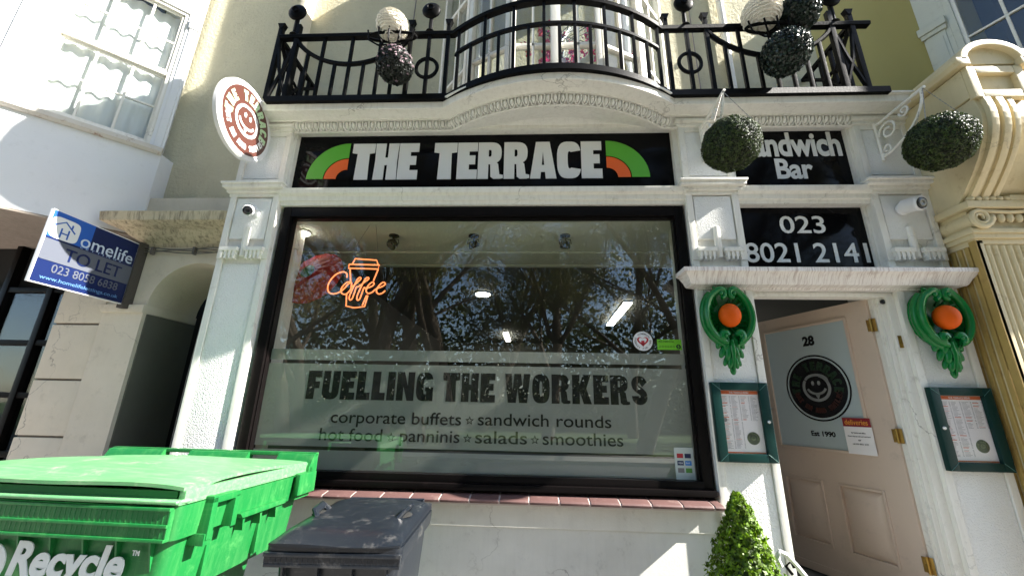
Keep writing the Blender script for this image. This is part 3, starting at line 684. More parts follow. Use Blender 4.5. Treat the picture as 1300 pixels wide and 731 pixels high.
def ry(x):
    for i in range(len(RP)-1):
        if RP[i][0] <= x <= RP[i+1][0]:
            t = (x-RP[i][0])/(RP[i+1][0]-RP[i][0]); return RP[i][1]+t*(RP[i+1][1]-RP[i][1])
    return -.19
bal = {}
def baluster(x, z1, w=.038, y=None, name="baluster"):
    k = (round(z1, 3), w)
    if k not in bal:
        me = mesh_of(MB().box(-w/2, w/2, -w/2, w/2, 0, z1-ZB-.01, .003), name); me.materials.append(BLK); bal[k] = me
    inst(name, bal[k], (x, ry(x) if y is None else y, ZB+.01), rl)
def side(sx):
    """one straight length: sx maps local 0..1.62 (from the bow outwards)"""
    X = (lambda u: -.74-u) if sx < 0 else (lambda u: 1.17+u)
    for u in (.03, .38): baluster(X(u), 5.0 if False else ZT+.12, .034)
    for u in (.03, .38): part("finial_cap", MB().prism([(-.012, 0), (-.035, .06), (.035, .06), (.012, 0)], 'y', -.025, .025).xf(T(X(u), -.19, ZT+.11)), BLK, rl)
    baluster(X(.205), ZT+.02, .03)
    t = MB(); t.tube([(X(.205)+.095*math.cos(a), -.19, 4.50+.105*math.sin(a)) for a in [2*PI*i/24 for i in range(24)]], .017, 6, closed=True); part("ring", t, BLK, rl)
    def swag(u): v = (u-.38)/(1.46-.38); return ZT-.01-.30*(1-(2*v-1)**2)**.8 if 0 <= v <= 1 else ZT
    t = MB(); t.tube([(X(.38+1.08*i/22), -.19, swag(.38+1.08*i/22)) for i in range(23)], .022, 6); part("swag", t, BLK, rl)
    u = .52; k = 0
    while u < 1.42:
        baluster(X(u), ZT if k % 2 else swag(u), .026); u += .134; k += 1
    # end panel with a cross of scrolls
    e = X(1.46); f = X(1.63)
    for q in (e, f): baluster(q, ZT+.12 if q == f else ZT+.16, .04)
    part("finial_cap", MB().prism([(-.012, 0), (-.035, .06), (.035, .06), (.012, 0)], 'y', -.025, .025).xf(T(f, -.19, ZT+.11)), BLK, rl)
    # return to the wall
    s_ = MB(); s_.box(f-.02, f+.02, -.19, .45, ZB-.03, ZB+.01); s_.box(f-.02, f+.02, -.19, .45, ZT, ZT+.034); part("return_rail", s_, BLK, rl)
    for yy in (-.06, .07, .20, .33): baluster(f, ZT, .03, y=yy)
    t = MB(); t.tube([(f, -.17, ZB), (f, .02, 4.4), (f, .16, 4.62), (f, .42, ZT)], .02, 6); t.tube([(f, .42, ZB), (f, .16, 4.5), (f, .02, 4.66), (f, -.17, ZT)], .02, 6)
    t.tube([(f, .10+.09*math.cos(a), 4.55+.1*math.sin(a)) for a in [2*PI*i/18 for i in range(18)]], .016, 6, closed=True); part("scroll", t, BLK, rl)
    t = MB(); t.tube([(e, -.19, ZB+.02), (X(1.56), -.205, 4.5), (f, -.19, ZT-.02)], .017, 6); t.tube([(f, -.19, ZB+.02), (X(1.52), -.205, 4.5), (e, -.19, ZT-.02)], .017, 6); part("scroll", t, BLK, rl)
    for (u_, h, r_) in ((.205, 5.15, .062), (1.50, 5.17, .062)):
        q = MB(); q.tube([(X(u_), -.19, ZT), (X(u_), -.19, h)], .02, 8); q.sphere((X(u_), -.21, h), r_*1.42, 1, .42, 1, 22, 14); q.lathe([(.03, 0), (.042, .012), (.03, .03)], (X(u_), -.19, ZT+.03), 12)
        q.tube([(X(u_)+.03*math.cos(a), -.25, h+.03*math.sin(a)) for a in [2*PI*i/14 for i in range(14)]], .006, 5, closed=True)
        part("ball_finial", q, BLK, rl)
side(-1); side(1)
k = 0; x = -.66
while x < 1.11:
    baluster(x, ZT if k % 2 == 0 else 4.625, .026); x += .126; k += 1

# ------------------------------------------------------------------ things on the railing
WICK = mat("cream_wicker", (.84, .80, .70), .7, pebble=1.2, pscale=75, bdist=.008, dirt=.2, dcol=(.4, .3, .15), coords='obj')
def sph_fn(c, r, sx=1, sz=1, shell=.92):
    def f(rg):
        while True:
            v = Vector((rg.uniform(-1, 1), rg.uniform(-1, 1), rg.uniform(-1, 1)))
            if .05 < v.length < 1: break
        v.normalize(); q = shell+(1-shell)*rg.random(); bump = 1+.03*math.sin(9*v.x+3*v.z)*math.sin(8*v.y)
        return Vector(c)+Vector((v.x*r*sx, v.y*r*sx, v.z*r*sz))*q*bump, v
    return f
TOPI = leafmat("clipped_box_leaf", (.038, .062, .011), .2, .7); TOPID = leafmat("dark_topiary_leaf", (.018, .032, .022), .15, .7, .35)
CORE = mat("topiary_core", (.008, .012, .006), .95)
def wicker(loc, r, label):
    t = thing("wicker_ball", label, "ornament ball", loc, group="cream wicker balls on the railing")
    part("ball_core", MB().sphere((0, 0, 0), r*.93, u=20, v=14), WICK, t, world=False)
    w = MB(60)
    for i in range(15):
        lat = -78+156*i/14; rr = r*math.cos(math.radians(lat)); z = r*math.sin(math.radians(lat))
        w.tube([(rr*math.cos(a)*(1+.02*math.sin(a*12+i*PI)), rr*math.sin(a)*(1+.02*math.sin(a*12+i*PI)), z) for a in [2*PI*j/48 for j in range(48)]], r*.055, 4, closed=True)
    part("woven_strands", w, WICK, t, world=False); return t
wicker((-1.26, -.30, 4.87), .135, "cream wicker ball in the left iron hoop above the purple flower ball")
wicker((1.98, -.30, 4.90), .15, "cream wicker ball in the right iron hoop beside two dark leafy balls")
def topi(loc, r, label, lm, n, size, name="topiary_ball", cat="topiary ball", sx=1, flowers=None, core=.9, group=None):
    t = thing(name, label, cat, loc, group=group)
    part("crown_core", MB().sphere((0, 0, 0), r*core, sx, sx, 1, 24, 16), CORE, t, world=False)
    part("foliage", leaf_cloud(MB(180), n, sph_fn((0, 0, 0), r, sx, 1), size, seed=int(loc[0]*100)), lm, t, kind="stuff", world=False)
    if flowers:
        f = MB(180); rg = random.Random(3)
        for i in range(95):
            v = Vector((rg.gauss(.3, 1), rg.gauss(-.6, 1), rg.gauss(.8, 1))).normalized()*r*1.02
            leaf_cloud(f, 3, lambda g, v=v: (v+Vector((g.uniform(-.006, .006),)*3), v.normalized()), .02, seed=i)
        part("blossom", f, flowers, t, kind="stuff", world=False)
    return t
topi((-1.165, -.36, 4.36), .15, "dark purple flower ball hanging below the left wicker ball", leafmat("dark_purple_leaf", (.012, .016, .012), .15), 3200, .026, name="flower_ball", cat="flower ball", flowers=leafmat("pale_pink_petal", (.42, .30, .34), .2))
topi((2.29, -.30, 4.90), .165, "dark leafy ball at the right of the right wicker ball, top edge of the picture", TOPID, 3600, .024)
topi((2.06, -.37, 4.40), .18, "dark leafy ball hanging below the right wicker ball on the railing", TOPID, 4000, .024)
def hoop(x, label):
    t = thing("hoop_basket", label, "planter basket", (x, -.30, 4.75), group="iron hoop planters on the railing")
    b = MB(); b.tube([(x+.215*math.cos(a), -.29+.05*math.sin(a), 4.755) for a in [2*PI*i/28 for i in range(28)]], .014, 6, closed=True); part("hoop", b, BLK, t)
    b = MB(); b.tube([(x-.21, -.33, 4.79), (x-.19, -.33, 4.68), (x-.1, -.33, 4.62), (x+.1, -.33, 4.62), (x+.19, -.33, 4.68), (x+.21, -.33, 4.79)], .008, 5)
    b.tube([(x, -.375, 4.785), (x, -.37, 4.66), (x, -.31, 4.61), (x, -.24, 4.66), (x, -.225, 4.785)], .008, 5); b.tube([(x+.1, -.365, 4.785), (x+.09, -.36, 4.68), (x+.05, -.32, 4.62)], .008, 5); b.tube([(x-.1, -.365, 4.785), (x-.09, -.36, 4.68), (x-.05, -.32, 4.62)], .008, 5)
    b.tube([(x+.1, -.33, 4.62), (x+.12, -.30, 4.55), (x+.09, -.26, 4.52)], .008, 5); part("basket_wires", b, BLK, t)
hoop(-1.25, "black iron hoop basket on the left half of the railing holding a wicker ball"); hoop(2.05, "black iron hoop basket on the right half of the railing")

# hanging topiary balls with chains and scroll brackets
def spiral(cx, cz, r0, turns, dirn, n=26):
    return [(cx+r0*(1-.75*i/n)*math.cos(dirn*2*PI*turns*i/n), cz+r0*(1-.75*i/n)*math.sin(dirn*2*PI*turns*i/n)) for i in range(n+1)]
def bracket(x, label):
    t = thing("scroll_bracket", label, "wall bracket", (x, -.05, 3.6), group="white scroll brackets on the pilasters")
    b = MB(); b.tube([(x, -.02, 3.62), (x, -.02, 3.98)], .014, 6); b.tube([(x, -.02, 3.955), (x, -.47, 3.955)], .012, 6); b.tube([(x, -.02, 3.66)]+[(x, -.02-.42*math.sin(a), 3.95-.30*math.cos(a)) for a in [PI/2*i/10 for i in range(11)]], .01, 6)
    part("bracket_arm", b, MW2, t)
    b = MB(); b.tube([(x, -.12+p[0], 3.84+p[1]) for p in [(q[0], q[1]) for q in spiral(0, 0, .085, 1.4, 1)]], .009, 5); b.tube([(x, -.28+q[0], 3.90+q[1]) for q in spiral(0, 0, .045, 1.3, -1)], .008, 5); b.tube([(x, -.07+q[0], 3.70+q[1]) for q in spiral(0, 0, .05, 1.3, -1)], .008, 5)
    part("bracket_scroll", b, MW2, t)
bracket(1.47, "white iron scroll bracket on the middle pilaster holding a topiary ball"); bracket(2.93, "white iron scroll bracket on the right pilaster holding a topiary ball")
CHAIN = mat("chain_metal", (.35, .33, .30), .5, metal=.7)
for x, r, lab, sd_ in ((1.46, .198, "hanging clipped green topiary ball covering the left end of the Sandwich Bar sign", 1), (2.925, .200, "hanging clipped green topiary ball on the right pilaster beside the yellow building", 1.0)):
    t = topi((x, -.46, 3.475), r, lab, TOPI, 17000, .0125, sx=1.0, core=.93, group="topiary balls hanging from brackets")
    c = MB()
    for a in (90, 210, 330):
        e = Vector((.16*math.cos(math.radians(a)), .16*math.sin(math.radians(a)), .14)); s_ = Vector((0, 0, .475)); m_ = 16
        for i in range(m_):
            p = e.lerp(s_, i/m_); q = e.lerp(s_, (i+.8)/m_); c.tube([p, q], .0035 if i % 2 else .0025, 4)
    part("chain", c, CHAIN, t, world=False)

# ------------------------------------------------------------------ green ornaments
def ornament(x, label):
    z = 2.285
    t = thing("wall_ornament", label, "ornament", (x, -.05, z), group="green scrolled wall ornaments holding orange balls"); t.scale = (.86, .85, 1)
    P = lambda n, m_, M_=ORNG: part(n, m_, M_, t, world=False)
    b = MB(50); b.lathe([(.002, -.03), (.10, -.025), (.155, .005), (.178, .05), (.195, .05), (.19, -.05), (.002, -.052)], n=32, M=Matrix.Rotation(PI/2, 4, 'X') @ Matrix.Diagonal((1, 1.08, 1, 1))); P("bowl", b)
    b = MB(50)
    for sx in (-1, 1):
        path = [(sx*.04+sx*.035*math.cos(a), .155+.035*math.sin(a)) for a in [PI*1.9-PI*1.9*i/14 for i in range(15)]]
        path = [(sx*(.055+.034*math.cos(math.radians(260-(260-60)*i/8-0))), .150+.034*math.sin(math.radians(260-200*i/8))) for i in range(9)]
        out = [(sx*.185*math.sin(math.radians(a)), -.01+.205*math.cos(math.radians(a))) for a in range(38, 165, 9)]
        end = [(sx*(.062+.03*math.cos(math.radians(a))), -.165+.03*math.sin(math.radians(a))) for a in range(-70, 200, 30)]
        pth = path+out+end
        n = len(pth); b.tube([(p[0], -.075 if 8 < i < n-8 else -.09, p[1]) for i, p in enumerate(pth)], [.018+.010*math.sin(PI*i/(n-1)) for i in range(n)], 8, flat=1.2)
        b.tube([(p[0]*1.05, -.03, p[1]*1.02) for p in out], .034, 8)
        b.sphere((sx*.055, -.10, .150), .017, u=10, v=8); b.sphere((sx*.062, -.10, -.165), .015, u=10, v=8)
    P("scroll", b)
    b = MB(50)
    for i in range(9):
        a = math.radians(28+i*15.5)
        for sx in (-1, 1): b.tube([(sx*.172*math.sin(a), -.050, .182*math.cos(a)), (sx*.145*math.sin(a), .0, .155*math.cos(a)), (sx*.09*math.sin(a), .022, .10*math.cos(a))], .011, 5)
    b.tube([(-.10, -.05, .195), (0, -.07, .175), (.10, -.05, .195)], .02, 8); P("fluting", b)
    b = MB(60)
    for (zz, w_, o, rr) in ((-.215, .080, -.02, .068), (-.285, .066, -.022, .062), (-.35, .045, -.018, .052)):
        for k in (-1, -.45, .45, 1):
            b.sphere((k*w_, o-.028*(1-abs(k)), zz+abs(k)*.018), rr*(1-.2*abs(k)), .50, .55, 1.15, 14, 10, Matrix.Rotation(math.radians(-30*k), 4, 'Y'))
    b.sphere((0, -.015, -.40), .028, .9, .7, 1.3, 10, 8); b.tube([(0, -.06, -.19), (0, -.07, -.28), (0, -.035, -.42)], [.02, .018, .006], 6)
    P("acanthus_drop", b)
    P("orange_ball", MB(180).sphere((0, -.085, -.015), .087, u=28, v=18), ORB); return t
ornament(1.45, "green scrolled ornament with orange ball on the pilaster left of the door"); ornament(2.955, "green scrolled ornament with orange ball on the pilaster right of the door")

# ------------------------------------------------------------------ menu cases
def menu(x0, x1, z0, z1, label, knob_right, tilt=0):
    t = thing("menu_case", label, "menu case", ((x0+x1)/2, -.0, (z0+z1)/2), group="green framed menu cases beside the door")
    xc, zc = (x0+x1)/2, (z0+z1)/2; w, h = (x1-x0)/2, (z1-z0)/2
    P = lambda n, m_, M_, p=t: part(n, m_, M_, p, world=False)
    b = MB(); b.frame(-w, w, -h, h, .062, -.05, -.005, .006, wb=.055, wt=.055); fr = P("frame", b, MENUG)
    sl = MB()
    for sx in (-1, 1):
        for sz in (-1, 1): sl.tube([(sx*w*.985, -.0512, sz*h*.985), (sx*(w-.062), -.0512, sz*(h-.055))], .0012, 4)
    P("mitre_joint", sl, mat("mitre_line", (.1, .25, .22), .5), fr)
    pw, ph = w-.06, h-.053
    pp = P("menu_sheet", MB().box(-pw, pw, -.022, -.012, -ph, ph), PAPER)
    P("sheet_header", MB().box(-pw+.004, pw-.004, -.0232, -.022, ph-.028, ph-.004), INKO, pp); P("sheet_footer", MB().box(-pw+.004, pw-.004, -.0232, -.022, -ph+.004, -ph+.013), INKO, pp)
    rg = random.Random(int(x0*10)); ink = MB(); inko = MB(); cw = 2*pw/4.1
    for c_ in range(4):
        z = ph-.045; x = -pw+.012+c_*cw
        while z > -ph+.03:
            if c_ == 2 and z < -ph*.15: z -= .01; 
            if (c_ >= 2 and z < .0 and z > -.01) or (c_ >= 2 and z < -ph*.12): break
            hd = rg.random() < .08
            tgt = inko if (hd or rg.random() < .06) else ink
            tgt.box(x, x+cw*rg.uniform(.3, .66), -.0228, -.022, z, z+(.0045 if hd else .0020)); ink.box(x+cw*.8, x+cw*.9, -.0228, -.022, z, z+.003)
            z -= .0080 if not hd else .013
    P("menu_text", ink, INK, pp); P("menu_headings", inko, INKO, pp)
    b = MB(); b.add(text("THE TERRACE MENU", pw*1.0, .012, .02, .0003), T(-pw*.5, -.0238, ph-.022)); P("menu_title", b, PAPER, pp)
    bx = pw*.45; bz = -ph*.52
    q = MB(); q.add(flat([disc(.042)], .0006), T(bx, -.0232, bz)); P("printed_badge", q, mat("badge_ink", (.05, .06, .035), .5), pp)
    q = MB(); ringtext(q, "THE TERRACE", .031, .011, 90, 21, True, False); smile_mark(q, .03); q.add(flat([disc(.040), disc(.038)], .0002)); q.xf(T(bx, -.0242, bz)); P("printed_badge_mark", q, mat("badge_ink_green", (.14, .17, .09), .5), pp)
    q = MB(); q.add(flat([disc(.013)], .0006), T(-pw+.02, -.0232, .01)); P("printed_dot", q, INK, pp)
    P("glazing", MB().box(-pw, pw, -.031, -.029, -ph, ph), GLASSM)
    k = MB(); kx = (w-.028)*(1 if knob_right else -1); k.lathe([(.012, 0), (.012, .006), (.008, .012)], (kx, -.048, -.0), 12, Matrix.Rotation(PI/2, 4, 'X')); P("lock", k, mat("lock_metal", (.8, .8, .8), .25, metal=.6)); return t
menu(1.29, 1.68, 1.27, 1.80, "green framed menu case on the pilaster left of the door", True)
menu(2.775, 3.185, 1.25, 1.79, "green framed menu case on the pilaster right of the door", False)

# ------------------------------------------------------------------ cameras
def cctv(loc, d, label, r=.05):
    t = thing("security_camera", label, "security camera", loc, group="white security cameras on the pilasters")
    d = Vector(d).normalized(); M = d.to_track_quat('Z', 'Y').to_matrix().to_4x4()
    P = lambda n, m_, M_: part(n, m_, M_, t, world=False)
    P("mount", MB().lathe([(r*.9, 0), (r*.9, .012), (r*.5, .035), (r*.35, .05)], (0, .06+.01, 0), 20, Matrix.Rotation(PI/2, 4, 'X')), WPL)
    b = MB(40).lathe([(r*.5, -.06), (r*.95, -.045), (r, -.01), (r, .055), (r*1.05, .06), (r*1.05, .075), (r*.9, .085), (r*.8, .082)], (0, 0, 0), 28, M); P("body", b, WPL)
    P("lens", MB(40).lathe([(r*.80, .078), (r*.78, .088), (r*.45, .094), (r*.2, .09)], (0, 0, 0), 24, M), BPL)
cctv((-2.37, -.07, 3.15), (.35, -1, -.45), "small white dome security camera on the left pilaster capital", .045)
cctv((2.95, -.10, 3.165), (.15, -1, -.25), "white bullet security camera on the right pilaster capital", .056)

# ------------------------------------------------------------------ things inside the shop window
NEON = emis("orange_neon_tube", (1.0, .25, .085), .5); NEONR = emis("red_neon_glow", (.9, .10, .02), .9)
ne = thing("neon_sign", "glowing orange neon sign reading Coffee across a takeaway cup behind the window", "neon sign", (-1.5, .3, 2.63))
def NP(pts, r=.0065):
    return [(-1.5+(p[0]-530)*.00137, .30, 2.63-(p[1]-525)*.0014) for p in pts]
def smooth(pts, k=4):
    out = []
    for i in range(len(pts)-1):
        p0, p1, p2, p3 = [Vector(pts[max(0, min(len(pts)-1, j))]) for j in (i-1, i, i+1, i+2)]
        for j in range(k):
            t = j/k; out.append(tuple(.5*((2*p1)+(-p0+p2)*t+(2*p0-5*p1+4*p2-p3)*t*t+(-p0+3*p1-3*p2+p3)*t**3)))
    out.append(tuple(pts[-1])); return out
cup = MB()
for l in ([(450, 396), (465, 360), (610, 370), (622, 398)], [(430, 398), (632, 403), (626, 430), (428, 425), (430, 398)], [(440, 432), (456, 520)], [(440, 600), (448, 675), (500, 686), (568, 677), (580, 605)], [(628, 432), (605, 510)], [(572, 605), (552, 670)]): cup.tube(NP(l), .0062, 7)
part("neon_cup", cup, NEON, ne)
wd = MB()
for l in ([(425, 488), (422, 462), (395, 450), (350, 468), (318, 510), (308, 550), (320, 585), (350, 597), (390, 585), (420, 560), (440, 532), (462, 520)],
          [(465, 525), (435, 518), (405, 550), (400, 580), (415, 597), (440, 595), (462, 565), (463, 530), (470, 548), (500, 520), (520, 497), (513, 487), (498, 500), (475, 560), (460, 612), (466, 635), (480, 628), (490, 590), (498, 552), (512, 548), (545, 520), (572, 497), (565, 487), (548, 500), (525, 560), (510, 612), (516, 636), (530, 629), (540, 590), (550, 553), (562, 560), (600, 545), (612, 527), (595, 519), (572, 545), (565, 575), (580, 592), (605, 585), (627, 564), (670, 545), (686, 528), (668, 519), (642, 545), (632, 575), (648, 595), (672, 590), (690, 573)]):
    wd.tube(smooth(NP(l)), .0062, 7)
part("neon_word", wd, NEON, ne)
b = MB(); b.tube(NP([(545, 100), (450, 290)]), .0015, 4); b.tube(NP([(572, 100), (615, 330)]), .0015, 4); b.tube(NP([(210, 590), (250, 650), (330, 682), (400, 668)]), .002, 4); part("hanging_wire", b, mat("thin_wire", (.05, .05, .05), .6), ne)
um = thing("paper_parasol", "red paper parasol with a green centre hanging inside the left end of the window", "parasol", (-2.06, .50, 2.745), Vector((-.19, -.92, .33)).to_track_quat('Z', 'Y').to_euler())
RED = mat("red_parasol_paper", (.34, .010, .006), .6, var=.4, vscale=9, coords='obj')
b = MB(180)
for k in range(16):
    a0, a1, am = 2*PI*k/16, 2*PI*(k+1)/16, 2*PI*(k+.5)/16
    for (r0, r1, z0, z1) in ((.06, .18, .10, .06), (.18, .30, .06, .0)):
        b._faces([(r0*math.cos(a0), r0*math.sin(a0), z0), (r1*math.cos(a0), r1*math.sin(a0), z1), (r1*.99*math.cos(am), r1*.99*math.sin(am), z1-.006), (r0*.99*math.cos(am), r0*.99*math.sin(am), z0-.004)], [(0, 1, 2, 3)])
        b._faces([(r0*.99*math.cos(am), r0*.99*math.sin(am), z0-.004), (r1*.99*math.cos(am), r1*.99*math.sin(am), z1-.006), (r1*math.cos(a1), r1*math.sin(a1), z1), (r0*math.cos(a1), r0*math.sin(a1), z0)], [(0, 1, 2, 3)])
part("canopy", b, RED, um, world=False)
part("centre_cap", MB().lathe([(.07, .095), (.07, .10), (.03, .125), (.01, .14)], n=18), mat("green_parasol_cap", (.03, .10, .03), .6), um, world=False)
b = MB()
for k in range(16): a = 2*PI*k/16; b.tube([(.03*math.cos(a), .03*math.sin(a), .10), (.29*math.cos(a), .29*math.sin(a), -.004)], .002, 4)
b.tube([(0, 0, .13), (0, 0, -.25)], .006, 6); part("ribs_and_handle", b, mat("bamboo", (.35, .22, .08), .6), um, world=False)
LAMP = emis("lamp_white", (1, .97, .88), 9.0)
for k, x in enumerate((-1.35, -.56, .33)):
    t = thing("spotlight", ("black spotlight on the window bulkhead above the neon sign", "black spotlight on the window bulkhead, middle of the three", "black spotlight on the window bulkhead, right of the three")[k], "spotlight", (x, .55, 3.2), group="black spotlights on the window bulkhead")
    b = MB(); b.lathe([(.05, 0), (.05, -.012), (.02, -.02)], n=18); b.tube([(0, 0, -.01), (0, 0, -.05)], .008, 6); b.tube([(-.055, 0, -.09), (-.05, 0, -.045), (0, 0, -.04), (.05, 0, -.045), (.055, 0, -.09)], .005, 5); part("stem_and_yoke", b, BPL, t, world=False)
    M = Matrix.Rotation(math.radians((-35, 25, 10)[k]), 4, 'X') @ Matrix.Rotation(math.radians((25, -20, 5)[k]), 4, 'Y')
    part("lamp_head", MB().lathe([(.025, .03), (.045, .02), (.052, -.035), (.046, -.04)], (0, 0, -.09), 18, M), BPL, t, world=False)
    part("lamp_glass", MB().lathe([(.040, -.041), (.02, -.043)], (0, 0, -.09), 16, M), mat("grey_reflector", (.4, .42, .4), .2, metal=.8), t, world=False)
def clight(name, loc, sx, sy, label, rnd=False, rz=0, grp=None):
    t = thing(name, label, "ceiling light", loc, (0, 0, rz), group=grp)
    if rnd:
        part("trim", MB().lathe([(sx*1.15, 0), (sx*1.15, -.015), (sx, -.02)], n=28), WPL, t, world=False); part("lens", MB().lathe([(sx, -.02), (sx*.98, -.03), (sx*.5, -.032)], n=28), LAMP, t, world=False)
    else:
        part("housing", MB().box(-sx*1.1, sx*1.1, -sy*1.01, sy*1.01, -.03, 0, .004), WPL, t, world=False); part("diffuser", MB().box(-sx, sx, -sy, sy, -.055, -.03, .01), LAMP, t, world=False)
clight("round_downlight", (-.774, 3.2, 3.36), .115, 0, "round glowing ceiling downlight deep in the shop", True)
clight("batten_light", (1.67, 4.55, 3.36), .065, .95, "long glowing batten light on the right of the shop ceiling", rz=-.03, grp="batten lights on the shop ceiling")
clight("batten_light", (-.60, 7.2, 3.36), .06, .6, "small far batten light near the middle of the shop ceiling", grp="batten lights on the shop ceiling")
clight("round_downlight", (-2.2, 1.2-.75, 3.2), .05, 0, "small round downlight in the top left corner of the window bulkhead", True)

# ------------------------------------------------------------------ cream house with the arched doorway (left)
hs_ = thing("arched_doorway_house", "cream rendered house wall with stained stone ledge and arched doorway left of the shop", "house", (-3.4, .4, 0))
b = MB(); b.box(-4.4, -2.64, .46, .7, 3.50, 8.2); part("upper_wall", b, CREAM, hs_)
b = MB(); b.box(-3.80, -2.63, .33, .47, 3.22, 3.50, .006); part("string_course", b, CREAMS, hs_)
LEDGE = mat("stained_stone_ledge", (.60, .52, .36), .85, bump=.7, bscale=18, bdist=.010, var=.4, vscale=6, streak=.9, dirt=.5, dcol=(.10, .08, .055))
b = MB(30); b.sweep([(-3.62, .45), (-3.62, .3), (-2.63, .3)], [(-.05, 0), (.0, 0), (.015, .04), (.09, .09), (.12, .13), (.20, .15), (.24, .17), (.25, .25), (.22, .27), (-.05, .275)], 2.965); part("stone_ledge", b, LEDGE, hs_)
ac, ar, azs = -3.03, .405, 2.41
arc = [(ac-ar*math.cos(PI*i/20), azs+ar*math.sin(PI*i/20)) for i in range(21)]
b = MB(); outer = [(-4.25, azs), (-4.25, 2.97), (-2.62, 2.97), (-2.62, azs)]
b.prism([(-4.25, azs)]+[(-4.25, 2.97), (-2.62, 2.97), (-2.62, azs)]+arc[::-1], 'y', .30, .85); part("arch_wall", b, CREAMS, hs_)
b = MB(); b.box(-3.81, ac-ar-.0, .285, .85, 0, 2.37); b.box(-2.625, -2.60, .285, .85, 0, 2.40); p_ = part("door_pier", b, CREAMS, hs_)
b = MB(); b.prism([(-3.81, 2.34), (-3.87, 2.412), (ac-ar+.004, 2.412), (ac-ar+.004, 2.34)], 'y', .27, .86, .004); part("impost", b, CREAMS, p_)
zq = [2.97, 2.55, 2.235, 1.753, 1.295, .83, .37, 0]
for i in range(len(zq)-1):
    part("quoin_block", MB().box(-4.25, -3.812, .292, .85, zq[i+1]+.008, zq[i]-.008, .012), CREAMS, hs_)
part("joint_core", MB().box(-4.24, -3.82, .31, .8, 0, 2.95), mat("dark_mortar", (.18, .15, .12), .9), hs_)
part("jamb_shade_sheet", MB().box(ac-ar-.002, ac-ar+.012, .32, .85, 0, 2.335, .003), mat("jamb_shade_tint", (.13, .13, .10), .7, var=.4, dirt=.3), p_)  # thin dark sheet, its colour paints the shade inside the arch reveal
dr = part("front_door", MB().box(-3.5, -2.6, 1.25, 1.3, 0, 2.9).box(-3.5, -3.44, .85, 1.25, 0, 2.9).box(-2.63, -2.6, .85, 1.25, 0, 2.9), DARK, hs_)
part("door_knocker", MB().tube([(-3.1+.03*math.cos(a), 1.24, 1.55+.04*math.sin(a)) for a in [2*PI*i/12 for i in range(12)]], .006, 5, closed=True), BRASS, dr)
b = MB()
for k in range(4):
    rg = random.Random(k); b.tube([(-3.75+i*.06, .27+.006*math.sin(i*1.3+k), 2.945-k*.013+.010*math.sin(i*.55+k*1.7)) for i in range(20)]+[(-2.645, .2, 2.93-k*.01), (-2.64, .03+.01*k, 2.8), (-2.645, .01+.012*k, 1.8), (-2.64, .012*k, .4)], .005, 5)
for xx in (-3.5, -3.1, -2.8): b.box(xx, xx+.02, .25, .285, 2.885, 2.955, .002)
part("wall_cables", b, mat("grimy_cable", (.12, .11, .10), .7), hs_)

# ------------------------------------------------------------------ white house with canted bay (far left)
wh = thing("white_bay_house", "white house with a canted bay sash window over a dark shopfront at the left", "house", (-4.6, .3, 0))
WHT = mat("bright_white_render", (.78, .79, .80), .7, bump=.25, bscale=60, bdist=.003, var=.08, dirt=.15, dcol=(.4, .4, .38))
pA, pB, pC, pD = (-3.74, .31), (-4.60, -.515), (-6.2, -.515), (-7.0, .31)
zb = 3.08
b = MB(); b.prism([pA, pB, pC, pD, (-7, .9), (-3.78, .9)], 'z', zb+.02, 3.98); part("bay_apron", b, WHT, wh)
part("bay_soffit", MB().prism([pA, pB, pC, pD, (-7, .9), (-3.78, .9)], 'z', zb, zb+.019), mat("grey_brown_soffit", (.30, .26, .22), .85, bump=.5, bscale=20, var=.4, streak=.3), wh)
sl_ = MB(); sl_.sweep([pD, pC, pB, pA][::-1][::-1], [(-.05, 0), (.03, 0), (.055, .02), (.06, .06), (.02, .075), (-.05, .08)], 3.965)
part("bay_sill", sl_, mat("peeling_sill_paint", (.66, .62, .56), .7, bump=.5, bscale=30, dirt=1.2, dcol=(.28, .13, .07), var=.2), wh)
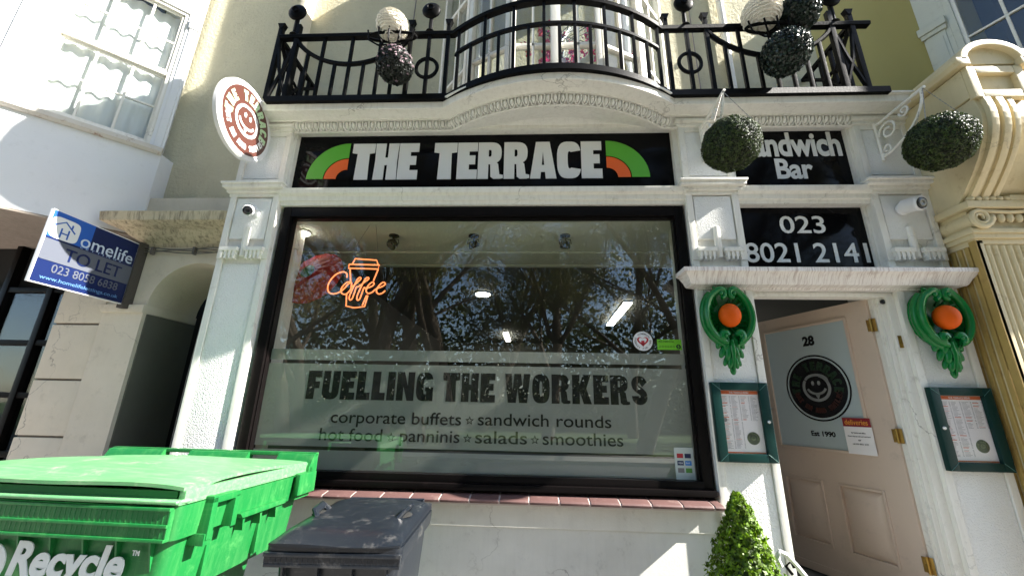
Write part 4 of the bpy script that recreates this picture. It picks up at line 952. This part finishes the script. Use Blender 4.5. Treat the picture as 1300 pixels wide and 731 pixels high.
def bayside(a, c, u0, u1, cols):
    a, c = Vector(a), Vector(c); L_ = (c-a).length; d = (c-a)/L_; M = T(a.x, a.y, 0) @ Matrix.Rotation(math.atan2(d.y, d.x), 4, 'Z')
    b = MB(); z0, z1 = 4.04, 5.72
    b.box(0, u0-.03, 0, .12, z0, 7.5); b.box(u1+.03, L_, .0, .12, z0, 7.5); b.box(u0-.03, u1+.03, 0, .12, z1+.03, 7.5)
    b.box(0.02, u0-.06, -.022, .01, z0, 5.55, .008); b.box(.005, u0-.045, -.035, .01, 5.55, 5.66, .01); b.box(u1+.06, L_-.02, -.022, .01, z0, 5.55, .008); b.box(u1+.045, L_-.005, -.035, .01, 5.55, 5.66, .01)
    part("bay_wall", b.xf(M), WHT, wh)
    f = MB(); f.frame(u0-.03, u1+.03, z0, z1+.03, .035, .02, .10, .004); zm = 4.92
    f.box(u0, u1, .035, .10, zm-.02, zm+.025, .005)
    f.frame(u0+.004, u1-.004, z0+.03, zm-.02, .025, .065, .09, .003, wb=.05); f.frame(u0+.004, u1-.004, zm+.02, z1, .025, .045, .07, .003)
    for (za, zc, yy) in ((z0+.08, zm-.02, .068), (zm+.025, z1-.02, .048)):
        for k in range(1, cols): x = u0+(u1-u0)*k/cols; f.box(x-.010, x+.010, yy, yy+.02, za, zc, .003)
        f.box(u0+.02, u1-.02, yy+.001, yy+.021, (za+zc)/2-.009, (za+zc)/2+.009, .003)
    fr = part("sash_frame", f.xf(M), MW2, wh)
    for (za, zc, yy) in ((z0+.08, zm-.02, .078), (zm+.025, z1-.02, .058)):
        for k in range(cols):
            for h in range(2):
                xa = u0+(u1-u0)*k/cols+.011; xb = u0+(u1-u0)*(k+1)/cols-.011; zz0 = za+(zc-za)*h/2+.009; zz1 = za+(zc-za)*(h+1)/2-.009
                part("pane", MB().box(xa, xb, yy, yy+.003, zz0, zz1).xf(M), GLASSU, fr)
    c_ = MB(60); n = 60; hgt = z1-z0
    rows = []
    for i in range(n+1):
        x = u0+(u1-u0)*i/n; rows.append([(x, .15+.011*math.sin(i*.75)+.006*math.sin(i*.31), z) for z in (z0, z0+.5*hgt, z1)])
    vs = [p for r in rows for p in r]; c_._faces(vs, [(i*3+j, i*3+j+1, (i+1)*3+j+1, (i+1)*3+j) for i in range(n) for j in range(2)])
    part("net_curtain", c_.xf(M), CURT, wh)
La = (Vector(pB)-Vector(pA)).length
bayside(pB, pA, La-.92, La-.14, 3)
bayside(pC, pB, .35, 1.3, 3)
part("room_back", MB().box(-6.8, -4.2, .6, .65, 4.0, 7.4), DARK, wh)
b = MB(); b.prism([(-3.70, .31), (-4.58, -.56), (-6.24, -.56), (-7.1, .31)], 'z', 7.5, 7.7); part("bay_cornice", b, WHT, wh)
b = MB(); b.box(-7, -4.4, .72, .9, 3.9, 8.2); part("house_wall", b, WHT, wh)
b = MB(); b.box(-7, -4.25, .62, .66, 0, 3.09); dk = part("shopfront", b, DARK, wh)
f = MB()
for x in (-4.30, -4.72, -5.2, -5.7): f.box(x-.03, x+.03, .54, .62, 0, 3.08, .006)
for z in (2.62, 2.1, 1.62, 1.12): f.box(-7, -4.27, .55, .61, z-.025, z+.025, .004)
fr = part("shopfront_frame", f, BLKW, wh)
for i, (xa, xb) in enumerate(((-4.69, -4.33), (-5.17, -4.75), (-5.67, -5.23))):
    for za, zb_ in ((.2, 1.095), (1.145, 1.595), (1.645, 2.075), (2.125, 2.595)): part("pane", MB().box(xa, xb, .58, .585, za, zb_), GLASSU, fr)

# ------------------------------------------------------------------ to let board
tl = thing("letting_board", "navy and silver To Let board sticking out from the wall left of the shop", "sign board", (-3.60, -.125, 2.685), (0, 0, PI/2))
P = lambda n, mb, m_: part(n, mb, m_, tl, world=False)
w, h = .345, .285
P("board", MB().box(-w, w, -.012, .012, -h, h, .002), WPL)
P("navy_field", MB().box(-w+.008, w-.004, -.0135, -.012, -h+.008, h-.008), PBLUE)
BB = mat("royal_blue_icon_and_sunlight", (.02, .10, .42), .35)
P("sunlit_blue_corner", MB().add(flat([[(-w+.008, .07), (-w+.008, h-.008), (-.04, h-.008), (-.04, .07)]]), T(0, -.0145, 0)), BB)  # brighter blue paints sunlight on the navy board's upper left corner
P("silver_band", MB().box(-w+.008, w-.004, -.016, -.0135, -.105, .055), PGREY)
rr = [(-.235+.10*math.copysign(abs(math.cos(a))**.45, math.cos(a)), .155+.085*math.copysign(abs(math.sin(a))**.45, math.sin(a))) for a in [2*PI*i/32 for i in range(32)]]
P("icon_tile", MB().add(flat([rr], .0008), T(0, -.0155, 0)), WPL)
b = MB(); b.add(text("H", .06, .075, 0), T(-.262, -.017, .085)); b.add(flat([stroke([(-.315, .165), (-.245, .215), (-.165, .15)], .010)]), T(0, -.0175, 0)); b.add(flat([[(-.20, .185), (-.20, .21), (-.19, .21), (-.19, .18)]]), T(0, -.0182, 0)); P("house_icon", b, BB)
P("name_lettering", MB().add(text("omelife", .43, .105, .003), T(-.11, -.0155, .075)), mat("pale_print", (.55, .62, .72), .4))
P("tagline", MB().add(text("LETTINGS", .33, .018, .0, spacing=1.8), T(-.10, -.0155, .062)), mat("pale_print", (.3, .4, .6), .4))
P("to_let_lettering", MB().add(text("TO LET", .44, .10, .004), T(-.185, -.0175, -.075)), PBLUE)
b = MB(); b.add(text("023 8058 6838", .50, .065, .004), T(-.235, -.0155, -.185)); P("phone_lettering", b, PGREY)
P("web_lettering", MB().add(text("www.homelifelettings.co.uk", .58, .038, .003), T(-.29, -.0155, -.255)), mat("blue_grey_print", (.10, .22, .42), .4))
P("timber_post", MB().box(w-.002, w+.085, -.03, .03, -h-.03, h+.02, .006), mat("grimy_timber", (.07, .06, .05), .9, bump=.6, bscale=30))

# ------------------------------------------------------------------ yellow building (right)
yb = thing("yellow_building", "yellow and cream neighbouring building with fluted pilaster, scrolled capital and arched console", "building", (3.9, .3, 0))
part("upper_wall", MB().box(3.0, 5.2, .452, .7, 4.0, 8.2), YEL, yb)
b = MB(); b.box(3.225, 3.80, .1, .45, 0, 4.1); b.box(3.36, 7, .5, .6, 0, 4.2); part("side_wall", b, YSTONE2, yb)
PX0, PX1, PY = 3.235, 3.74, -.20
# side face with vertical reeds, front face with flutes
pl = part("pilaster", MB().box(PX0+.012, PX1-.01, PY+.012, .12, 0, 2.83), YSTONE, yb)
b = MB(); yy = PY+.06
b.box(PX0-.004, PX0+.03, PY-.0, PY+.05, 0, 2.83, .006)
while yy < .10: b.box(PX0-.002, PX0+.02, yy, yy+.032, 0, 2.80, .008); yy += .052
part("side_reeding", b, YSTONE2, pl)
nf = 8; fx0, fx1 = PX0+.05, PX1-.05
b = MB(); b.box(PX0, PX0+.05, PY, PY+.03, 0, 2.83, .004); b.box(PX1-.05, PX1, PY, PY+.03, 0, 2.83, .004); part("pilaster_border", b, YSTONE, pl)
for i in range(nf):
    x = fx0+(fx1-fx0)*(i+.5)/nf; part("flute_rib", MB().tube([(x, PY+.014, 0), (x, PY+.014, 2.79)], .018, 8), YSTONE, pl)
b = MB(); 
for (o, za, zc) in ((.0, 2.80, 2.84), (.02, 2.84, 2.875), (.035, 2.875, 2.91)): b.box(PX0-o, PX1+o, PY-o, .1, za, zc, .006)
b.box(PX0-.005, PX1+.005, PY-.005, .1, 2.91, 3.06); b.box(PX0-.05, PX1+.05, PY-.07, .1, 3.06, 3.115, .012)
cp_ = part("capital", b, YSTONE, yb)
b = MB(50)
for x, s_ in ((PX0+.03, 1), (PX1-.03, -1)):
    b.tube([(x+.0+p[0]*s_, PY-.05, 2.985+p[1]) for p in spiral(0, 0, .075, 2.1, -1, 40)], [.020-.012*i/40 for i in range(41)], 7)
    b.tube([(x, PY-.03, 2.985), (x, .08, 2.985)], .062, 16)
for i in range(5): b.sphere((PX0+.13+i*.062, PY-.03, 2.99), .030, .8, .7, 1.2, 10, 8)
b.tube([(PX0+.06, PY-.035, 3.045), ((PX0+PX1)/2, PY-.045, 3.03), (PX1-.06, PY-.035, 3.045)], .014, 6)
part("volute_scroll", b, YSTONE, cp_)
# convex ribbed console
b = MB(60)
nr = 4
def cons(t):  # profile from bottom (t=0) to top, (out, z)
    z = 3.115+.70*t; o = .20+.30*math.sin(PI*.5*t)**1.0+.05*math.sin(PI*t); return (-o, z)
for (xa, xb, ex) in ((3.20, 3.235, .0), (3.235, 3.285, .03), (3.285, 3.32, .005), (3.32, 3.37, .028), (3.37, 3.40, .0), (3.40, 3.44, .02), (3.44, 3.70, -.03)):
    pts = [cons(i/14) for i in range(15)]; poly = [(p[0]-ex, p[1]) for p in pts]+[(.1, 3.815), (.1, 3.115)]
    b.prism(poly, 'x', xa, xb, .006)
part("ribbed_console", b, YSTONE, yb)
b = MB(50)
for i in range(6): b.sphere((3.24+i*.05, -.245, 3.135), .026, 1, 1, .9, 10, 8)
b.box(3.50, 3.9, -.27, .1, 3.115, 3.16, .01); part("bead_moulding", b, YSTONE, yb)
# arched block on top
b = MB(); b.prism([(3.27, 3.82), (3.27, 4.06), (3.32, 4.10), (3.62, 4.10), (3.67, 4.06), (3.67, 3.82)], 'y', -.50, -.0, .006); ab = part("arched_block", b, YSTONE, yb)
b = MB(); b.frame(3.275, 3.665, 3.80, 4.07, .06, -.535, -.49, .008); part("block_panel_frame", b, YSTONE, ab)
b = MB(); am = [(3.47+.215*math.cos(PI*i/16), 4.10+.16*math.sin(PI*i/16)) for i in range(17)]; b.prism(am, 'y', -.52, -.1); part("arch_tympanum", b, YSTONE, ab)
b = MB(50); b.prism([(3.47+.235*math.cos(PI*i/16), 4.11+.18*math.sin(PI*i/16)) for i in range(17)]+[(3.47+.19*math.cos(PI*i/16), 4.11+.135*math.sin(PI*i/16)) for i in range(16, -1, -1)], 'y', -.56, -.08, .004)
b.prism([(3.22, 4.07), (3.20, 4.10), (3.20, 4.13), (3.29, 4.13), (3.29, 4.07)], 'y', -.56, -.1, .004); b.prism([(3.65, 4.07), (3.65, 4.13), (3.77, 4.13), (3.77, 4.10), (3.72, 4.07)], 'y', -.56, -.1, .004); part("arch_moulding", b, YSTONE, ab)
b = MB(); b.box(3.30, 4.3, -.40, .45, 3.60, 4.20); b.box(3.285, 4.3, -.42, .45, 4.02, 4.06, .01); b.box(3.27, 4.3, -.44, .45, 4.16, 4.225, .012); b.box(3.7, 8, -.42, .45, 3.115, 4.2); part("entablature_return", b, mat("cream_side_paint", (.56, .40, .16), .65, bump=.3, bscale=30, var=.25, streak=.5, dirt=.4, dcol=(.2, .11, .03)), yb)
part("lead_flashing", MB().box(3.255, 4.35, -.50, .45, 4.226, 4.262, .008).box(3.7, 8, -.48, .45, 4.20, 4.23), BLK, yb)
ab.location.x -= .085
# canted bay upstairs
qa, qb = Vector((4.12, .45)), Vector((4.62, -.55))
d = (qb-qa).normalized(); M = T(qa.x, qa.y, 0) @ Matrix.Rotation(math.atan2(d.y, d.x)+0, 4, 'Z'); L_ = (qb-qa).length
b = MB(); b.box(0, .20, .0, .12, 4.25, 6.6); b.box(.02, .165, -.012, .0, 4.25, 5.36, .005); b.box(.045, .14, -.02, -.012, 4.3, 5.30, .004); b.box(-.01, .185, -.03, 0, 5.36, 5.41, .008); b.box(-.02, .195, -.045, 0, 5.41, 5.50, .008); b.box(.20, .25, 0, .06, 4.25, 6.6, .006)
part("bay_pilaster", b.xf(M @ Matrix.Diagonal((1, -1, 1, 1)) if False else M), mat("greenish_white_paint", (.60, .62, .55), .6, bump=.2, dirt=.3, var=.15), yb)
b = MB(); b.frame(.25, L_, 4.25, 6.6, .03, .02, .07, .005)
b.box(.25, L_, .03, .055, 4.68, 4.70); b.box(.25, L_, .03, .055, 5.15, 5.17); b.box(.52, .54, .028, .056, 4.25, 6.6); b.box(.80, .82, .028, .056, 4.25, 6.6)
bf = part("bay_window_frame", b.xf(M), MW2, yb)
for (xa, xb) in ((.28, .52), (.54, .80), (.82, L_-.03)):
    for (za, zc) in ((4.28, 4.68), (4.70, 5.15), (5.17, 6.5)): part("pane", MB().box(xa, xb, .044, .048, za, zc).xf(M), GLASSU, bf)
b = MB(); b.prism([(4.14, .45), (4.64, -.54), (4.9, -.54), (4.4, .45)], 'z', 4.24, 4.28); b.prism([(4.10, .46), (4.62, -.58), (7.5, -.58), (8, .46)], 'z', 6.6, 6.9); b.box(4.75, 8, .3, .44, 4.2, 6.6); b.box(4.65, 7.5, -.55, -.5, 4.25, 6.6); part("bay_body", b, ROOMC, yb)

# ------------------------------------------------------------------ green recycling bin
gb = thing("recycling_bin", "large bright green four wheeled bin with Recycle on its front, lid shut", "bin", (-2.035, -.865, 0), (0, 0, math.radians(-2.5)))
P = lambda n, mb, m_, p=gb, **k: part(n, mb, m_, p, world=False, **k)
def hull(b, rings):
    """rings of 4 corners each with rounded corners (x half, y0, y1, z, r)"""
    R = []
    for (hx, y0, y1, z, r) in rings:
        ring = []
        for (cx_, cy_, a0) in ((hx-r, y1-r, 0), (-hx+r, y1-r, 90), (-hx+r, y0+r, 180), (hx-r, y0+r, 270)):
            for k in range(5): a = math.radians(a0+90*k/4); ring.append(b.bm.verts.new((cx_+r*math.cos(a), cy_+r*math.sin(a), z)))
        R.append(ring)
    for i in range(len(R)-1):
        for k in range(20): b.bm.faces.new((R[i][k], R[i][(k+1) % 20], R[i+1][(k+1) % 20], R[i+1][k]))
    b.bm.faces.new(R[0][::-1]); b.bm.faces.new(R[-1]); return b
P("body", hull(hull(MB(), [(.50, -.34, .20, .16, .05), (.545, -.39, .26, .84, .05)]), [(.615, -.405, .40, .84, .04), (.62, -.41, .42, .88, .04), (.645, -.42, .43, 1.085, .045)]), BGREEN)
b = MB(); b.frame(-.684, .684, -.46, .46, .05, 0, .12, .010); b.xf(Matrix.Rotation(-PI/2, 4, 'X') @ Matrix.Identity(4)); b.xf(T(0, 0, 1.205)); 
rim = MB(); hull(rim, [(.672, -.448, .455, 1.075, .04), (.678, -.454, .458, 1.13, .04), (.684, -.462, .46, 1.20, .04)]); P("rim", rim, BGREEN)
b = MB(); 
for z in (1.078, 1.128, 1.186): b.box(-.665, .665, -.478, -.45, z, z+.012, .004)
b.box(-.664, .664, -.4708, -.45, 1.085, 1.19)
for i in range(60):
    x = -.66+1.32*i/59; b.box(x-.003, x+.003, -.4715, -.45, 1.085, 1.19, .001)
P("front_ribs", b, BGREEN)
for i in range(9):
    x = -.58+i*.145; P("gusset", MB().prism([(-.445, 1.08), (-.415, .96), (-.40, 1.08)], 'x', x-.004, x+.004), BGREEN)
b = MB(); b.box(.64, .72, -.33, -.30, 1.05, 1.215, .005); b.box(.64, .72, -.20, -.17, 1.07, 1.20, .005); b.box(.64, .72, -.33, -.17, 1.185, 1.212, .005); b.box(.64, .715, -.335, -.29, 1.03, 1.075, .004); P("side_bracket", b, BGREEN)
b = MB(); b.box(.655, .70, .30, .44, 1.075, 1.21, .006); b.box(.70, .725, .28, .45, 1.10, 1.21, .006); P("rear_bracket", b, BGREEN)
b = MB(); b.prism([(-.12, 1.10), (.22, 1.10), (.22, 1.078), (-.1, 1.078)], 'x', .66, .70, .003)
for y_ in (-.08, .04, .16): b.prism([(y_, 1.08), (y_+.02, 1.08), (y_+.01, 1.02)], 'x', .645, .685)
P("side_flange", b, BGREEN)
b = MB(); b.tube([(.665, -.05, .80), (.70, -.05, .80)], .0) if False else None
b.box(.618, .648, .10, .12, .87, 1.06, .006); b.box(.610, .642, -.22, -.20, .87, 1.06, .006); P("side_rib", b, BGREEN)
# lid: domed sheet with rolled front lip
b = MB(60); nx, ny = 30, 22
def lidz(u, v):
    z = 1.266+.014*(1-abs(2*u-1)**6)+.022*math.sin(PI*min(1, v*1.15))*(1-.4*v)
    z += .012*math.exp(-((u-.45)/.24)**4-((v-.5)/.28)**4)-.014*math.exp(-((u-.31)/.05)**2-((v-.0)/.10)**2)-.03*max(0, v-.75)
    z += .003*math.sin(u*9+v*4)
    z -= .012*math.exp(-((v-.12)/.05)**2)
    if v < .06: z -= .0
    return z
vs = []
for j in range(ny+1):
    for i in range(nx+1):
        u, v = i/nx, j/ny; x = -.675+1.35*u; y = -.445+.86*v-.018*(1-(2*u-1)**2)*(1-v); vs.append((x, y, lidz(u, v)))
top = [(j*(nx+1)+i, j*(nx+1)+i+1, (j+1)*(nx+1)+i+1, (j+1)*(nx+1)+i) for j in range(ny) for i in range(nx)]
n0 = len(vs); vs += [(x, y, z-.014) for x, y, z in vs]; bot = [(a+n0, d_+n0, c_+n0, b_+n0) for a, b_, c_, d_ in top]
edge = []
for i in range(nx): edge += [(i, i+n0, i+1+n0, i+1), (ny*(nx+1)+i+1, ny*(nx+1)+i+1+n0, ny*(nx+1)+i+n0, ny*(nx+1)+i)]
for j in range(ny): edge += [((j+1)*(nx+1), (j+1)*(nx+1)+n0, j*(nx+1)+n0, j*(nx+1)), (j*(nx+1)+nx, j*(nx+1)+nx+n0, (j+1)*(nx+1)+nx+n0, (j+1)*(nx+1)+nx)]
b._faces(vs, top+bot+edge); LIDM = mat("faded_green_lid_plastic", (.10, .30, .12), .45, scr=.15, bump=.2, bscale=20, bdist=.004, var=.3, vscale=3, streak=.35, stz=(1.2, 9, 9), dirt=1.0, dcol=(.34, .44, .27), coords='obj')
lid = P("lid", b, LIDM)
b = MB(); b.box(-.683, .683, -.462, .44, 1.203, 1.222, .006); b.box(.655, .683, -.44, .44, 1.22, 1.255, .005); b.box(-.683, -.655, -.44, .44, 1.22, 1.255, .005); P("lid_flange", b, LIDM, lid)
b = MB(); b.box(-.64, .64, -.43, -.41, 1.22, 1.25); P("lid_front_recess", b, mat("deep_green_recess", (.01, .16, .03), .5), lid)
b = MB(60); b.tube([(-.676, -.462, 1.215), (-.3, -.474, 1.217), (.3, -.474, 1.217), (.676, -.462, 1.215), (.684, -.42, 1.216)], .009, 8); P("lid_grip", b, LIDM, lid)
b = MB(); b.prism([(.40, 1.20), (.40, 1.235), (.44, 1.30), (.47, 1.305), (.485, 1.30), (.485, 1.20)], 'x', -.68, -.30); b.prism([(.40, 1.20), (.40, 1.235), (.44, 1.30), (.47, 1.305), (.485, 1.30), (.485, 1.20)], 'x', -.12, .27)
b.prism([(.40, 1.20), (.40, 1.235), (.44, 1.30), (.47, 1.305), (.485, 1.30), (.485, 1.20)], 'x', .47, .70)
b.box(-.68, .70, .455, .49, 1.285, 1.308, .006); b.box(-.68, .70, .41, .44, 1.20, 1.235, .004); P("hinge_rail", b, BGREEN)
P("lettering", MB().add(text("Recycle", .49, .16, .035, .002, shear=.16), T(-.015, -.4335, .89)), LET_PL); P("trademark_letters", MB().add(text("TM", .03, .018, .02, .001), T(.51, -.4345, 1.02)), LET_PL)
b = MB(); xo = -.10; b.add(flat([[(xo+p[0], .965+p[1]) for p in disc(.075, 36)], [(xo+p[0], .965+p[1]) for p in disc(.05, 36)]], .002), T(0, -.4270, 0)); b.xf(T(0, -.008, 0)); P("ring_mark", b, LET_PL)
for sx in (-1, 1):
    for yy in (-.28, .28):
        wv = P("castor", MB().lathe([(.04, -.02), (.095, -.022), (.10, 0), (.095, .022), (.04, .02)], (sx*.46, yy, .10), 20, Matrix.Rotation(PI/2, 4, 'Y')), BPL); P("castor_fork", MB().box(sx*.46-.035, sx*.46-.026, yy-.03, yy+.03, .08, .2).box(sx*.46+.026, sx*.46+.035, yy-.03, yy+.03, .08, .2).box(sx*.46-.035, sx*.46+.035, yy-.04, yy+.04, .17, .2), mat("zinc", (.4, .4, .4), .4, metal=1), wv)

# ------------------------------------------------------------------ dark wheelie bin
wb_ = thing("wheelie_bin", "small dark grey two wheeled bin with scuffed lid between the green bin and the wall", "bin", (-.835, -.80, .012), (0, 0, math.radians(2.5)))
wb_.scale = (1, .9, 1)
P = lambda n, mb, m_, p=wb_, **k: part(n, mb, m_, p, world=False, **k)
P("body", hull(MB(), [(.20, -.24, .25, .06, .05), (.265, -.345, .33, .955, .05)]), BGREY)
b = MB(); hull(b, [(.283, -.392, .355, .945, .035), (.288, -.40, .36, .985, .035), (.288, -.40, .36, 1.012, .035)]); b.box(-.286, .286, -.412, -.385, .975, .990, .004); b.box(-.283, .283, -.405, -.385, .935, .95, .004)
b.box(-.284, .284, -.4045, -.39, .95, .975)
for i in range(26): x = -.28+.56*i/25; b.box(x-.002, x+.002, -.406, -.39, .95, .975)
for k in range(4): b.prism([(-.38, .95), (-.355, .80), (-.34, .95)], 'x', -.22+k*.145, -.21+k*.145)
P("rim", b, BGREY)
b = MB(60); nx, ny = 20, 26; vs = []
for j in range(ny+1):
    for i in range(nx+1):
        u, v = i/nx, j/ny; x = -.278+.556*u; y = -.395+.77*v-.022*(1-(2*u-1)**4)*(1 if v == 0 else 0)
        e = min(1, min(u, 1-u)*7)*min(1, min(v, 1-v)*9); z = 1.02+.035*(e**.5)+.02*v+.012*math.exp(-((u-.45)/.3)**4-((v-.45)/.3)**6)+.004*math.sin(u*7+v*5)
        vs.append((x, y, z))
top = [(j*(nx+1)+i, j*(nx+1)+i+1, (j+1)*(nx+1)+i+1, (j+1)*(nx+1)+i) for j in range(ny) for i in range(nx)]
n0 = len(vs); vs += [(x, y, 1.013) for x, y, z in vs]; edge = []
for i in range(nx): edge += [(i, i+n0, i+1+n0, i+1), (ny*(nx+1)+i+1, ny*(nx+1)+i+1+n0, ny*(nx+1)+i+n0, ny*(nx+1)+i)]
for j in range(ny): edge += [((j+1)*(nx+1), (j+1)*(nx+1)+n0, j*(nx+1)+n0, j*(nx+1)), (j*(nx+1)+nx, j*(nx+1)+nx+n0, (j+1)*(nx+1)+nx+n0, (j+1)*(nx+1)+nx)]
b._faces(vs, top+edge); wl = P("lid", b, BGREY)
for sx in (-1, 1):
    h_ = MB(); h_.tube([(sx*.19, -.12, 1.055), (sx*.215, -.10, 1.085), (sx*.225, .02, 1.09), (sx*.20, .05, 1.06)], .013, 8, flat=1.5); P("lid_handle", h_, BGREY, wl)
    P("handle_recess", MB().sphere((sx*.205, -.04, 1.062), .055, .8, 1.2, .12, 14, 8), DARK, wl)
b = MB(); b.tube([(-.22, .36, 1.02), (-.22, .43, 1.04), (.22, .43, 1.04), (.22, .36, 1.02)], .014, 8); P("push_handle", b, BGREY)
for sx in (-1, 1): P("wheel", MB().lathe([(.03, -.02), (.095, -.025), (.10, 0), (.095, .025), (.03, .02)], (sx*.25, .27, .10), 22, Matrix.Rotation(PI/2, 4, 'Y')), BPL)

# ------------------------------------------------------------------ conical shrub in a pot
sh = thing("potted_conifer", "bright green cone shaped shrub against the pilaster left of the door", "shrub", (1.20, -.42, 0))
P = lambda n, mb, m_, p=sh, **k: part(n, mb, m_, p, world=False, **k)
P("pot", MB(40).lathe([(.12, 0), (.17, .30), (.185, .30), (.185, .335), (.165, .335), (.155, .30)], n=28), mat("dark_glazed_pot", (.05, .05, .055), .3))
P("trunk", MB().tube([(0, 0, .3), (.01, 0, .7), (0, 0, 1.05)], [.016, .012, .004], 6), BARK)
def cone_fn(rg):
    while True:
        t = rg.random()**1.4
        z = .38+.76*t; rmax = .265*(1-t)**.8+.014; a = rg.random()*2*PI
        cl = 1+.20*math.sin(a*5+z*19)*math.sin(z*29+a*2)+.10*math.sin(a*9-z*47); r = rmax*cl*(.72+.28*rg.random()**.5)
        return Vector((r*math.cos(a), r*math.sin(a), z+.012*rg.random())), Vector((math.cos(a), math.sin(a), .45))
P("foliage", leaf_cloud(MB(180), 10500, cone_fn, .024, seed=5), leafmat("fresh_lime_leaf", (.14, .25, .006), .4, .6), kind="stuff")
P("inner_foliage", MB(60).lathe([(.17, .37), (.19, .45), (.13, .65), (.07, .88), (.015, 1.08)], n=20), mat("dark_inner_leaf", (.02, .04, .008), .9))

hr = thing("step_handrail", "white curled iron handrail end beside the door step, right of the shrub", "handrail", (1.5, -.3, 0))
b = MB(50); pth = [(1.50+p[0], -.27, .745+p[1]) for p in spiral(0, 0, .055, 1.1, 1, 20)][::-1]
b.tube([(1.47, -.27, .74), (1.455, -.27, .78), (1.475, -.27, .815), (1.51, -.27, .80), (1.56, -.27, .745), (1.61, -.27, .68), (1.66, -.27, .60)], .015, 8, flat=1.2); part("rail_top", b, WPL, hr)
b = MB(); b.tube([(1.66, -.27, 0), (1.66, -.27, .62)], .014, 8); b.tube([(1.53, -.27, .70), (1.50, -.27, .74), (1.53, -.27, .765), (1.545, -.27, .735)], .009, 6); part("rail_post", b, BLK, hr)

# pink flowers upstairs
fl = thing("flower_arrangement", "bright pink flowers behind the middle pane of the upstairs bow window", "flowers", (.30, .10, 4.80))
PINK = leafmat("pink_petal", (.70, .03, .14), .3, .5)
b = MB(180); rg = random.Random(9)
for i in range(60):
    c_ = Vector((rg.gauss(0, .22), rg.gauss(0, .04), rg.gauss(.15, .2)))
    leaf_cloud(b, 12, lambda g, c_=c_: (c_+Vector((g.gauss(0, .016), g.gauss(0, .016), g.gauss(0, .016))), Vector((g.gauss(0, 1), -1, g.gauss(0, 1))).normalized()), .04, seed=i)
part("petals", b, PINK, fl, kind="stuff", world=False)
b = MB()
for i in range(18): b.tube([(0, 0, 0), (rg.gauss(0, .08), rg.gauss(0, .03), .25), (rg.gauss(0, .16), rg.gauss(0, .05), .5)], .004, 4)
part("stems", b, TOPID, fl, world=False); part("vase", MB(40).lathe([(.05, -.45), (.08, -.3), (.07, -.1), (.04, 0), (.05, .03)], n=20), WPL, fl, world=False)

# ------------------------------------------------------------------ trees of the park opposite (seen in the window's reflection)
LEAFT = leafmat("spring_leaf", (.27, .25, .07), .45, .5); LEAFD = leafmat("evergreen_leaf", (.09, .12, .03), .3, .5)
def tree_mesh(seed, H=15, dens=5200, trunk_r=.34, lean=(0, 0)):
    rg = random.Random(seed); tr = MB(60); tips = []
    def grow(p, d, L_, r, dep):
        pts = [p]; rs = [r]; n = 5
        for i in range(n):
            d = (d+Vector((rg.gauss(0, .13), rg.gauss(0, .13), rg.gauss(.02, .08)))).normalized(); p = p+d*L_/n; pts.append(p); rs.append(r*(1-.55*(i+1)/n))
            if dep >= 2: tips.append((p, dep))
        tr.tube(pts, rs, 8 if dep == 0 else (6 if dep == 1 else 4), cap=False)
        if dep < 4:
            k = (7, 4, 4, 3)[dep]
            for j in range(k):
                t = .35+.65*(j+rg.random()*.6)/k if dep == 0 else .25+.75*(j+rg.random())/k
                q = pts[min(n, int(t*n))]; a = rg.random()*2*PI; sp = rg.uniform(.45, .95)
                nd = (d+Vector((math.cos(a)*sp, math.sin(a)*sp, rg.uniform(-.05, .4)))).normalized(); grow(q, nd, L_*rg.uniform(.45, .68), rs[min(n, int(t*n))]*.55, dep+1)
    grow(Vector((0, 0, 0)), Vector((lean[0], lean[1], 1)).normalized(), H*.55, trunk_r, 0)
    lf = MB(180)
    def fn(g):
        p, dp = g.choice(tips); return p+Vector((g.gauss(0, .4), g.gauss(0, .4), g.gauss(0, .4))), Vector((g.gauss(0, 1), g.gauss(0, 1), 1)).normalized()
    leaf_cloud(lf, dens, fn, .095, seed=seed); return mesh_of(tr, "trunk"), mesh_of(lf, "crown")
kinds = [tree_mesh(3, 25, 34000, .40, (.05, .02)), tree_mesh(11, 27, 24000, .44, (-.12, 0)), tree_mesh(23, 22, 50000, .36, (.15, .05))]
spots = [(-7.0, -15.2, 0, 0), (-5.1, -16.0, 1, .6), (-3.4, -15.0, 0, 2.2), (4.6, -14.5, 2, 1.0), (9.0, -16.5, 1, 3.0), (-12.0, -17, 2, 4), (1.0, -21, 0, 4.4), (-9.5, -24, 1, 5), (6.5, -24, 2, 2), (-3.5, -27, 2, .3), (13.5, -22, 0, 1), (-16, -25, 0, 2.8)]
labs = ["two bare stemmed park tree reflected at the left of the shop window", "tall park tree with leaning trunk reflected left of the window's middle", "park tree with forked trunk reflected near the window's middle", "leafy park tree reflected at the right of the shop window"]
for i, (x, y, k, rz) in enumerate(spots):
    t = thing("park_tree", labs[i] if i < 4 else "park tree across the street, one of the many reflected as dim branches in the window", "tree", (x, y, -.14), (0, 0, rz), group="park trees across the street")
    for nm, me, m_ in (("trunk", kinds[k][0], BARK), ("crown", kinds[k][1], LEAFT if k != 2 else LEAFD)):
        if not me.materials: me.materials.append(m_)
        o = bpy.data.objects.new(nm, me); col.objects.link(o); o.parent = t
        if nm == "crown": o["kind"] = "stuff"
b = MB(180); leaf_cloud(b, 60000, lambda g: (Vector((g.uniform(-40, 40), -33+g.gauss(0, 1.5), abs(g.gauss(0, 1))*(6+3*math.sin(g.random()*6)))), Vector((g.gauss(0, 1), 1, g.gauss(0, 1))).normalized()), .5, seed=4)
tag(part("park_hedge", b, LEAFD), "dense dark green shrubbery along the back of the park across the street", "shrubbery", kind="stuff")
